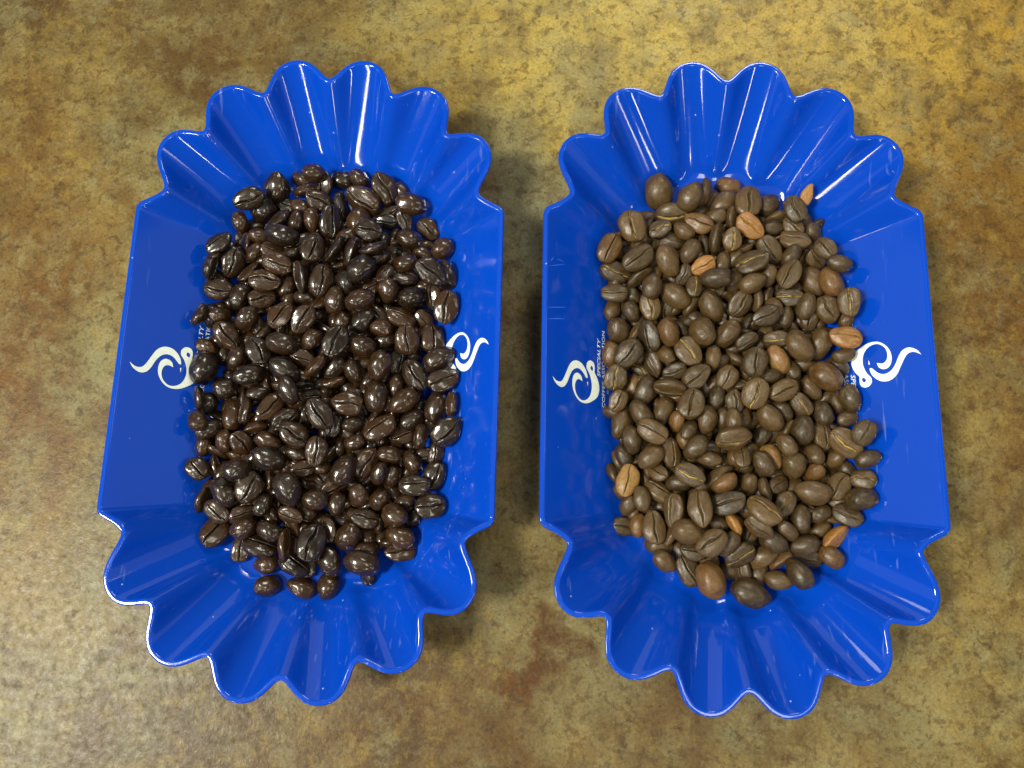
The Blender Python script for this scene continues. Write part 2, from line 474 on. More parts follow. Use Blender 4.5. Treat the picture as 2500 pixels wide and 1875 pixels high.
def wall_map(side, ytip, lift=.00012):
    """(dy, u) on the long wall -> tray-local 3D; the far wall carries the print turned by half a turn"""
    nz = 1 / math.sqrt(1 + SL * SL); nx = SL * nz
    def f(dy, u):
        x = FR + u; z = Z0 + SL * (u - .003)
        x -= nx * lift; z += nz * lift
        if side < 0:
            return Vector((-x, ytip + dy, z))
        return Vector((x, ytip - dy, z))
    return f

def text_part(tray, body, size, y0, y1, u0, u1, side, ytip, bold, shear, spread=1.0):
    cu = bpy.data.curves.new('lettering', 'FONT')
    cu.body = body; cu.size = 1.0; cu.shear = shear; cu.offset = bold; cu.space_character = spread
    cu.resolution_u = 3; cu.fill_mode = 'FRONT'
    to = bpy.data.objects.new('lettering_curve', cu); col.objects.link(to)
    dg = bpy.context.evaluated_depsgraph_get(); dg.update()
    me = bpy.data.meshes.new_from_object(to.evaluated_get(dg))
    bpy.data.objects.remove(to); bpy.data.curves.remove(cu)
    co = np.array([v.co[:] for v in me.vertices])
    x0, x1 = co[:, 0].min(), co[:, 0].max(); b0, b1 = co[:, 1].min(), co[:, 1].max()
    fm = wall_map(side, ytip)
    for v in me.vertices:
        dy = y0 + (v.co.x - x0) / (x1 - x0) * (y1 - y0)
        u = u0 + (v.co.y - b0) / (b1 - b0) * (u1 - u0)
        v.co = fm(dy, u)
    me.materials.clear(); me.materials.append(M_INK)
    o = bpy.data.objects.new('printed_lettering', me); col.objects.link(o); o.parent = tray
    o['label'] = body.replace('  ', ' ').lower() if False else 'line of small white printed capitals'
    return o

def scratch(tray, pts, width):
    """short pale scrape raised a hair off the wall, given in (side, y, u)"""
    side, y, u, dy, du = pts
    fm = wall_map(side, 0, .0001)
    n = 5; V = []; F = []
    for i in range(n):
        s = i / (n - 1); w = width * math.sin(math.pi * (.12 + .76 * s))
        yy = (y + dy * s) * (1 if side < 0 else -1); uu = u + du * s
        L = math.hypot(dy, du) + 1e-9
        ox, oy = -du / L * w, dy / L * w
        if side > 0: ox = -ox
        V += [fm(yy + ox, uu + oy), fm(yy - ox, uu - oy)]
        if i: F.append((2 * i - 2, 2 * i - 1, 2 * i + 1, 2 * i))
    me = bpy.data.meshes.new('scratch_mark'); me.from_pydata(V, [], F); me.materials.append(M_SCRATCH)
    o = bpy.data.objects.new('scratch_mark', me); col.objects.link(o); o.parent = tray

M_SCRATCH = mat_plain('scraped_plastic', sr(58, 112, 224), .5, .4)
TRAYS = [((-0.06950363, 0.00025), -0.00312037, -.00268, .00542, M_BLUE_OILY,
          'blue scalloped plastic sample tray heaped with oily near-black coffee beans'),
         ((0.06950363, 0.00055), 0.00312037, -.00496, .00390, M_BLUE,
          'blue scalloped plastic sample tray heaped with matte brown coffee beans')]
trays = []
for (xy, rz, yl, yr, mat, lab) in TRAYS:
    t = bpy.data.objects.new('sample_tray', tray_mesh('sample_tray', mat)); col.objects.link(t)
    t.location = (xy[0], xy[1], 0); t.rotation_euler = (0, 0, rz)
    tag(t, lab, 'tray', 'blue coffee sample trays')
    trays.append(t)
    for side, yt in ((-1, yl), (1, yr)):
        fm = wall_map(side, yt)
        bm = fill_polys([spline(LOGO_BODY), spline(LOGO_HOLE)], fm)
        for lp in (spline(LOGO_TAIL), LOGO_TICK):
            b2 = fill_polys([lp], fm)
            tmp = bpy.data.meshes.new('tmp'); b2.to_mesh(tmp); b2.free(); bm.from_mesh(tmp); bpy.data.meshes.remove(tmp)
        bmesh.ops.recalc_face_normals(bm, faces=bm.faces[:])
        if sum(f.normal.z for f in bm.faces) < 0:
            bmesh.ops.reverse_faces(bm, faces=bm.faces[:])
        me = bpy.data.meshes.new('printed_emblem'); bm.to_mesh(me); bm.free(); me.materials.append(M_INK)
        o = bpy.data.objects.new('printed_emblem', me); col.objects.link(o); o.parent = t
        o['label'] = 'white swirl emblem shaped like a steaming cup'
        text_part(t, 'SPECIALTY', 1, .0034, .0170, .00948, .01060, side, yt, .008, .25)
        text_part(t, 'COFFEE ASSOCIATION', 1, -.0069, .0200, .00778, .00886, side, yt, .004, .0)
        text_part(t, 'OF AMERICA', 1, -.0019, .0150, .00642, .00705, side, yt, 0.0, .0, 1.8)
for sc_ in [(1, -1, 0.01758, 0.0282, 0.00202, -0.00649, 0.00012), (1, -1, 0.01379, 0.02788, 0.00172, -0.00578, 0.00012), (1, -1, 0.032, 0.02769, 0.00256, -0.00544, 0.00010), (1, -1, 0.03391, 0.02716, 0.00184, -0.00109, 0.00012), (1, -1, 0.03531, 0.02495, 0.00011, -0.00226, 0.00012)]:
    scratch(trays[sc_[0]], sc_[1:6], sc_[6])

# ------------------------------------------------------------------ beans
def bean_mesh(name, seed, nt=34, fine=True):
    rs = random.Random(seed)
    if fine:
        bs = [1, .95, .86, .74, .60, .46, .34, .25, .18, .13, .09, .06, .035, .015]
    else:
        bs = [1, .8, .45, .2, .1, .03]
    bs = bs + [0] + [-x for x in bs[::-1]]
    nlow = 15 if fine else 5
    low = [math.pi + math.pi * i / (nlow + 1) for i in range(1, nlow + 1)]
    ph1, am1, ph2 = rs.uniform(0, 6.28), rs.uniform(.05, .13), rs.uniform(0, 6.28)
    flat = rs.uniform(.20, .36); pw = rs.uniform(.76, .98); taper = rs.uniform(-.16, .16); rock = rs.uniform(-.16, .10)
    depth = rs.uniform(.13, .20); wid = rs.uniform(.045, .075); fold = rs.uniform(-.05, .05)
    off = Vector((rs.uniform(0, 99), rs.uniform(0, 99), rs.uniform(0, 99)))
    V, cr = [], []
    nper = len(bs) + nlow
    for i in range(nt + 1):
        th = math.pi * (i + .001 if i == 0 else i - .001 if i == nt else i) / nt
        x = -math.cos(th) * .5
        rr = max(1e-4, math.sin(th)) ** pw * (1 + taper * 2 * x)
        c = am1 * math.sin(3.6 * x + ph1) + .022 * math.sin(11 * x + ph2) + .05 * noise.noise(Vector((x * 9, ph1, ph2)))
        gx = max(0.0, 1 - abs(2 * x) ** 9)
        for b in bs:
            up = flat * max(0.0, 1 - abs(b) ** 2.7) ** .62
            q = (b - c)
            g = math.exp(-(q / (wid * (1 + .5 * noise.noise(Vector((x * 7, ph2, 3)))))) ** 2)
            up -= depth * gx * g
            up += .035 * math.exp(-((abs(q) - .17) / .12) ** 2) * gx + fold * (q) * math.exp(-(q / .3) ** 2)
            V.append(Vector((x, .5 * rr * b, up * rr + rock * (4 * x * x) * .35))); cr.append(min(1.0, math.exp(-(q / (wid * 1.25)) ** 2) * gx) if abs(b) < .8 else 0)
        for a in low:
            b, n = math.cos(a), math.sin(a)
            V.append(Vector((x, .5 * rr * b, n * (1 - flat) * rr + rock * (4 * x * x) * .35))); cr.append(0.0)
    for v in V:
        d = noise.noise_vector(Vector((v.x * 2.2, v.y * 2.2, v.z * 2.2)) + off) * .060 + noise.noise_vector(v * 6.0 + off) * .016
        v += d
    zs = [v.z for v in V]; mid = (max(zs) + min(zs)) / 2; span = max(zs) - min(zs)
    xs = [v.x for v in V]; ys = [v.y for v in V]
    for v in V:
        v.z = (v.z - mid) / span
        v.x = (v.x - (max(xs) + min(xs)) / 2) / (max(xs) - min(xs))
        v.y = (v.y - (max(ys) + min(ys)) / 2) / (max(ys) - min(ys))
    F = []
    for i in range(nt):
        a, b = i * nper, (i + 1) * nper
        for j in range(nper):
            k2 = (j + 1) % nper
            F.append((a + j, b + j, b + k2, a + k2))
    F.append(tuple(range(nper))); F.append(tuple(range(nt * nper, nt * nper + nper))[::-1])
    return V, F, cr

def make_mesh(name, V, F, cr, mat):
    me = bpy.data.meshes.new(name); me.from_pydata([tuple(v) for v in V], [], F)
    at = me.attributes.new('crease', 'FLOAT', 'POINT'); at.data.foreach_set('value', cr)
    bm = bmesh.new(); bm.from_mesh(me); bmesh.ops.recalc_face_normals(bm, faces=bm.faces[:])
    for f in bm.faces: f.smooth = True
    bm.to_mesh(me); bm.free()
    me.materials.append(mat)
    return me

NV = 16
SHAPES = [bean_mesh('bean', 11 + 7 * i) for i in range(NV)]
LOW = [bean_mesh('bean', 211 + 7 * i, 12, False) for i in range(5)]
_cache = {}
def bean_data(v, mat):
    if (v, mat.name) not in _cache:
        _cache[(v, mat.name)] = make_mesh('coffee_bean', *SHAPES[v], mat)
    return _cache[(v, mat.name)]

BEANS0 = """-7585 7169 1120 71 -468 -30 157 928 733 556 D
-8077 6840 400 38 -77 375 -320 951 666 441 E
-7369 6949 589 359 8 -132 322 1063 744 506 U
-9096 6688 698 141 -260 357 186 1263 1019 759 D
-9844 6066 1319 107 -31 135 -469 1143 777 516 U
-9513 5924 748 45 -420 243 113 1145 954 703 D
-8866 6258 326 483 25 57 -112 923 628 449 U
-8870 5423 827 433 -166 -84 167 1146 802 466 E
-10229 5329 928 53 -284 -406 -40 839 570 426 D
-8198 5415 944 4 310 -387 -60 835 568 411 D
-8172 6090 490 51 -116 -482 -37 910 619 437 D
-7623 5415 961 14 -353 349 56 892 606 453 D
-7464 6219 752 476 52 95 -107 1128 767 531 U
-10310 4840 480 251 279 193 269 820 574 447 E
-9478 4816 898 26 -490 25 94 820 558 431 D
-9889 5408 354 97 -484 -70 30 845 575 425 D
-8488 4579 1429 212 -449 54 29 1200 840 609 D
-10656 4277 1459 473 -51 -19 153 1028 720 507 U
-10309 3772 1000 383 139 22 289 1118 847 561 U
-10978 3402 1362 226 -198 303 -261 820 637 510 E
-10960 3963 992 394 -195 -115 208 820 642 513 E
-10739 2792 894 19 48 -71 492 1080 777 571 U
-9770 3447 835 187 66 -176 -424 951 666 380 E
-9588 4206 925 11 -254 422 86 820 558 410 D
-8946 4231 968 61 103 8 485 849 577 389 U
-8542 3584 1485 78 43 -54 489 1070 736 542 U
-8265 4164 911 2 176 -461 -83 820 558 428 D
-7385 4157 1381 304 -90 50 -384 1077 869 638 U
-8991 3011 1276 10 39 -27 498 1134 771 525 U
-7706 3150 1390 313 226 -112 -297 1135 794 467 E
-6990 2978 1390 366 103 52 320 1159 861 631 U
-9963 2531 936 107 -385 -293 68 1009 686 513 D
-9178 2476 893 68 -79 61 -485 968 768 546 U
-8274 2904 960 97 -413 -258 57 820 570 430 D
-7662 2535 932 53 -495 32 32 820 558 411 D
-9962 4564 762 276 187 -116 -354 820 574 380 E
-6768 7256 399 61 -495 28 26 941 695 516 D
-6062 7184 563 103 -188 -449 -47 940 639 472 D
-5131 6789 761 215 109 -32 437 1221 936 661 U
-5818 6294 854 444 174 4 -149 1369 959 659 U
-4527 6708 510 20 -436 238 59 951 647 465 D
-4061 6027 1043 60 -34 -489 -77 1169 795 564 D
-6890 5252 1183 320 157 87 340 1232 862 615 U
-6640 6028 593 189 250 217 324 1269 885 538 E
-5946 5463 977 35 -415 -271 54 981 791 592 D
-5468 4928 1235 492 65 23 -60 977 775 540 U
-4996 5949 354 139 -37 79 -472 894 608 434 U
-4969 5553 561 11 11 -136 481 864 587 399 U
-4330 5578 679 279 88 -59 401 848 577 407 U
-4081 4711 1088 17 -80 -490 -60 878 675 475 D
-3444 5257 669 463 84 14 -167 922 710 516 U
-2847 4343 1148 39 -443 -222 59 920 742 558 D
-4756 4944 490 231 -168 317 -261 820 574 380 E
-6256 4759 1141 71 -482 -99 53 820 558 395 D
-6581 4119 1426 377 -211 -155 198 1107 775 403 E
-6037 4055 1359 258 308 176 239 1150 800 470 E
-5237 4127 1535 78 34 -247 -426 975 683 404 E
-4711 4375 577 8 3 -495 -67 846 576 434 D
-3583 4303 718 14 -134 -476 -72 820 558 426 D
-5055 3984 1156 56 41 -491 -65 820 558 425 D
-5594 3374 1651 62 -453 -199 34 1130 864 671 D
-4147 3770 1154 8 -82 490 56 909 618 480 D
-3159 3256 1724 462 66 67 -168 1200 816 588 U
-4871 3961 789 1 -87 486 82 820 558 409 D
-4244 3348 789 486 -103 57 -1 1073 751 523 U
-4856 3326 1193 256 -60 -40 -424 800 544 376 U
-5252 2986 949 132 -45 60 -476 820 569 381 U
-4657 2701 1250 64 -365 310 128 905 730 522 D
-6210 2943 1219 8 298 369 160 998 698 515 D
-6478 2309 1394 91 -367 -327 -20 988 725 509 D
-5560 2272 1553 86 -479 -101 58 1055 758 539 D
-3825 2587 1056 43 67 -492 -38 1098 765 569 D
-2609 2096 1364 373 38 -4 331 1200 856 617 U
-2705 3315 1221 176 -362 296 -26 1113 779 588 D
-6502 3643 966 35 -76 321 -374 820 574 380 E
-3146 2789 668 347 -49 -103 341 1014 710 498 U
-11110 1685 1397 378 -203 -127 223 867 607 433 E
-10950 1769 970 33 368 316 115 944 661 482 D
-10470 1779 1174 10 441 82 -221 840 572 429 D
-9537 1624 1159 10 -255 380 201 945 762 529 D
-8314 1736 1326 446 13 27 225 1087 757 532 U
-7527 1608 1378 415 113 15 254 1083 787 522 U
-10222 1073 1116 203 116 1 442 1096 764 540 U
-10965 673 922 48 -77 -485 -78 820 558 422 D
-10941 -116 1086 48 -388 -308 43 1200 957 713 D
-10470 491 549 11 373 -313 -112 820 558 405 D
-9836 306 964 49 304 -389 -62 859 661 486 D
-9025 499 1242 436 -22 65 -236 1081 786 547 U
-8112 722 1513 88 -28 -491 -8 1144 784 582 D
-7208 932 1248 14 218 -439 -100 820 656 465 D
-8992 1167 966 164 93 -249 -391 831 581 432 E
-9301 -298 1200 50 88 -472 131 1109 776 596 D
-8027 -236 1433 161 -452 142 4 1174 821 617 D
-7513 321 1070 78 28 -74 488 849 588 408 U
-6939 -31 1421 387 -237 -104 181 1150 800 423 E
-7564 -247 841 16 481 -129 -47 820 558 420 D
-7777 -975 1668 133 -400 265 -42 1032 722 527 D
-7440 -632 1066 5 -72 315 -382 820 574 380 E
-10121 -772 905 136 90 -471 -35 897 723 539 D
-10819 -1313 777 79 -425 -249 26 890 692 484 D
-9022 -916 963 31 63 -494 -26 820 558 393 D
-8484 -1462 1170 455 35 63 193 1035 704 499 U
-9926 -1665 785 42 -326 373 -51 1075 753 549 D
-9345 -1583 1079 275 145 -147 -363 877 614 390 E
-9615 -1029 541 272 204 -180 -319 820 574 380 E
-10842 -1964 1377 75 430 -241 42 840 653 478 D
-10588 -2166 987 85 480 111 -16 981 687 512 D
-7888 -1843 1355 149 -83 214 -418 1024 717 525 U
-7483 -2415 1469 113 94 30 477 1051 828 598 U
-7206 -957 723 489 66 75 32 844 574 380 U
-6656 -1683 1502 240 59 -52 432 1200 816 582 U
-7305 -1746 1027 44 -328 -372 -43 840 571 420 D
-8974 -2101 970 14 -90 311 -381 820 574 422 E
-8425 -2622 1135 12 -475 130 88 929 632 448 D
-9410 -2629 1043 439 35 134 -194 879 709 519 U
-10113 -2588 857 40 351 339 102 843 590 421 D
-10819 -2733 714 26 -379 -324 -26 815 554 397 D
-6717 -2932 1388 340 -19 85 -356 1045 760 509 U
-10886 -1190 1245 297 -140 -224 304 820 574 380 E
-5548 1756 1094 69 434 236 38 1083 758 566 D
-4224 1807 995 69 88 114 474 1062 743 528 U
-3441 1847 688 213 66 -52 444 820 558 369 U
-4839 1424 1194 15 -497 53 20 800 627 449 D
-4758 1050 849 3 -100 488 44 820 558 390 D
-3929 960 1237 325 93 -10 368 1052 855 596 U
-3106 1101 881 377 -18 51 -324 1064 865 606 U
-6270 1586 1094 59 -401 -292 -32 820 558 424 D
-6283 754 1628 404 49 30 289 1173 814 572 U
-5441 703 1291 70 -68 -488 -47 1015 753 574 D
-2744 302 1365 41 126 -478 -66 1200 817 593 D
-4750 -21 1547 83 -389 -302 -7 1040 780 579 D
-4320 306 852 302 -81 184 -344 951 666 482 U
-3619 -212 1008 440 41 6 -235 1200 816 549 U
-5371 243 906 9 -108 488 -10 820 558 405 D
-6428 17 1127 81 443 207 65 976 683 506 D
-5736 -171 1199 79 -410 272 42 878 597 456 D
-2580 -479 1478 104 -35 27 -487 1104 751 524 U
-5211 -402 901 41 253 -427 -50 820 558 421 D
-4905 -980 1214 27 -350 355 -12 1193 811 613 D
-4299 -594 868 22 -335 365 65 884 601 461 D
-3940 -1175 1230 45 142 -476 -38 1132 770 544 D
-2809 -1331 1214 27 -403 -294 20 1163 791 579 D
-2280 -1285 1508 294 183 -160 -324 829 580 380 E
-5809 -1293 1345 19 20 -28 498 1059 834 578 U
-6424 -480 873 90 28 -267 -412 907 635 421 E
-6321 -2019 981 301 22 37 -397 837 580 389 U
-5594 -1948 1186 134 94 -471 35 800 578 434 D
-4664 -2110 1198 463 -104 1 158 1200 840 617 U
-4934 -1698 842 354 265 145 184 820 574 380 E
-3677 -1732 1014 125 465 135 5 968 678 526 D
-4003 -2226 672 82 -3 48 -491 907 648 474 U
-3296 -2348 1196 307 -210 -217 254 874 612 486 E
-2403 -2219 1633 202 -12 102 -446 1200 854 594 U
-3005 -1960 837 25 -423 -264 27 820 558 413 D
-5551 -2629 1182 64 -76 480 98 800 544 390 D
-5067 -2683 779 60 -329 -371 -12 820 558 395 D
-10836 -3561 907 176 60 41 462 903 742 528 U
-10386 -3453 549 196 224 246 318 820 574 380 E
-9231 -3593 1539 138 70 -475 12 908 732 512 D
-10015 -3646 760 10 -427 -254 57 820 558 400 D
-9645 -3894 967 45 -41 28 -495 820 558 391 U
-8297 -3235 1370 17 -487 71 86 1200 816 568 D
-8867 -3232 984 312 -33 91 -378 836 568 378 U
-7205 -3504 1108 488 41 76 64 829 564 372 U
-7485 -2980 1100 5 -492 85 33 820 558 391 D
-8957 -4152 1086 255 -25 57 -425 1112 921 655 U
-8407 -3882 806 322 -150 -177 304 820 574 380 E
-9783 -4359 1269 107 -429 231 -24 1087 761 567 D
-10512 -4132 438 45 261 -416 -83 820 558 425 D
-7496 -4254 1662 56 -260 -422 -27 1200 911 641 D
-6648 -4526 1367 9 494 27 -72 881 692 490 D
-10012 -4946 901 163 24 -40 470 1022 695 481 U
-9204 -5011 827 482 63 94 71 889 605 409 U
-10159 -5631 570 439 4 72 228 1154 917 625 U
-9034 -5478 1102 15 -477 -146 31 928 729 566 D
-8385 -4728 1238 84 261 -414 -55 820 558 431 D
-8194 -4927 772 180 186 267 335 820 574 380 E
-7418 -4994 1281 85 11 -128 476 850 595 432 U
-8117 -5549 1306 45 482 -119 -41 867 634 491 D
-7467 -5317 823 383 218 -71 -226 845 592 392 E
-7646 -5982 1024 264 227 238 268 1079 755 417 E
-7031 -4851 936 14 463 -188 -25 820 558 431 D
-6704 -5893 1206 302 -74 38 -389 1305 925 670 U
-8501 -6085 788 48 61 182 459 1229 860 571 U
-9294 -6156 354 331 -19 49 -371 914 622 414 U
-8422 -6624 433 14 492 66 57 928 742 575 D
-7357 -6653 734 99 110 181 442 1142 799 540 U
-7040 -6591 310 391 -23 -3 -311 949 646 453 U
-7408 -5939 447 243 -248 253 -257 896 627 415 E
-8208 -7327 542 167 45 -469 10 928 699 495 D
-7119 -7360 448 38 487 -72 -77 1031 701 525 D
-5750 -3552 1585 24 424 263 -18 1167 820 618 D
-6126 -4022 963 112 -97 164 -448 1047 733 535 U
-5115 -3226 1114 249 -67 152 -400 1114 780 534 U
-4354 -2934 1017 25 495 -31 -63 864 588 412 D
-3597 -3194 861 46 -433 242 40 899 611 465 D
-2796 -2899 995 379 47 -17 322 820 558 387 U
-2806 -3645 1130 297 1 58 -398 989 734 529 U
-3382 -4005 1469 498 -49 3 1 1049 713 495 U
-2858 -4662 1281 46 -43 -34 -495 1040 819 574 U
-4634 -3633 1201 54 -278 393 123 800 544 419 D
-4279 -3709 865 122 -391 -282 -56 800 544 378 D
-5271 -4365 1146 130 -343 329 86 861 694 484 D
-4587 -4429 1048 33 213 -451 19 800 632 482 D
-5976 -4612 1176 18 -380 -322 44 820 558 404 D
-4055 -4972 1257 50 100 487 -23 937 756 573 D
-5053 -5096 994 41 69 63 490 985 670 482 U
-5974 -5125 535 18 -494 72 16 830 564 426 D
-3811 -4536 757 96 -478 -109 20 820 558 408 D
-3429 -4954 607 45 243 -434 -15 820 558 423 D
-6273 -5460 789 285 -55 -74 400 890 623 424 U
-5598 -5735 975 104 -422 -226 -99 1046 843 598 D
-4590 -5696 318 6 331 -373 -43 876 595 451 D
-3852 -5639 1048 2 496 -62 -6 1042 708 527 D
-3879 -6115 727 51 -52 -22 -494 1027 708 501 U
-4949 -6113 769 2 -478 -2 148 887 603 454 D
-5051 -6537 1127 49 -495 53 8 1243 845 606 D
-6174 -6511 770 29 -302 -397 -20 1056 728 536 D
-6232 -7281 435 34 -372 -323 80 957 736 564 D
-5028 -5653 513 6 322 382 -16 872 593 431 D"""
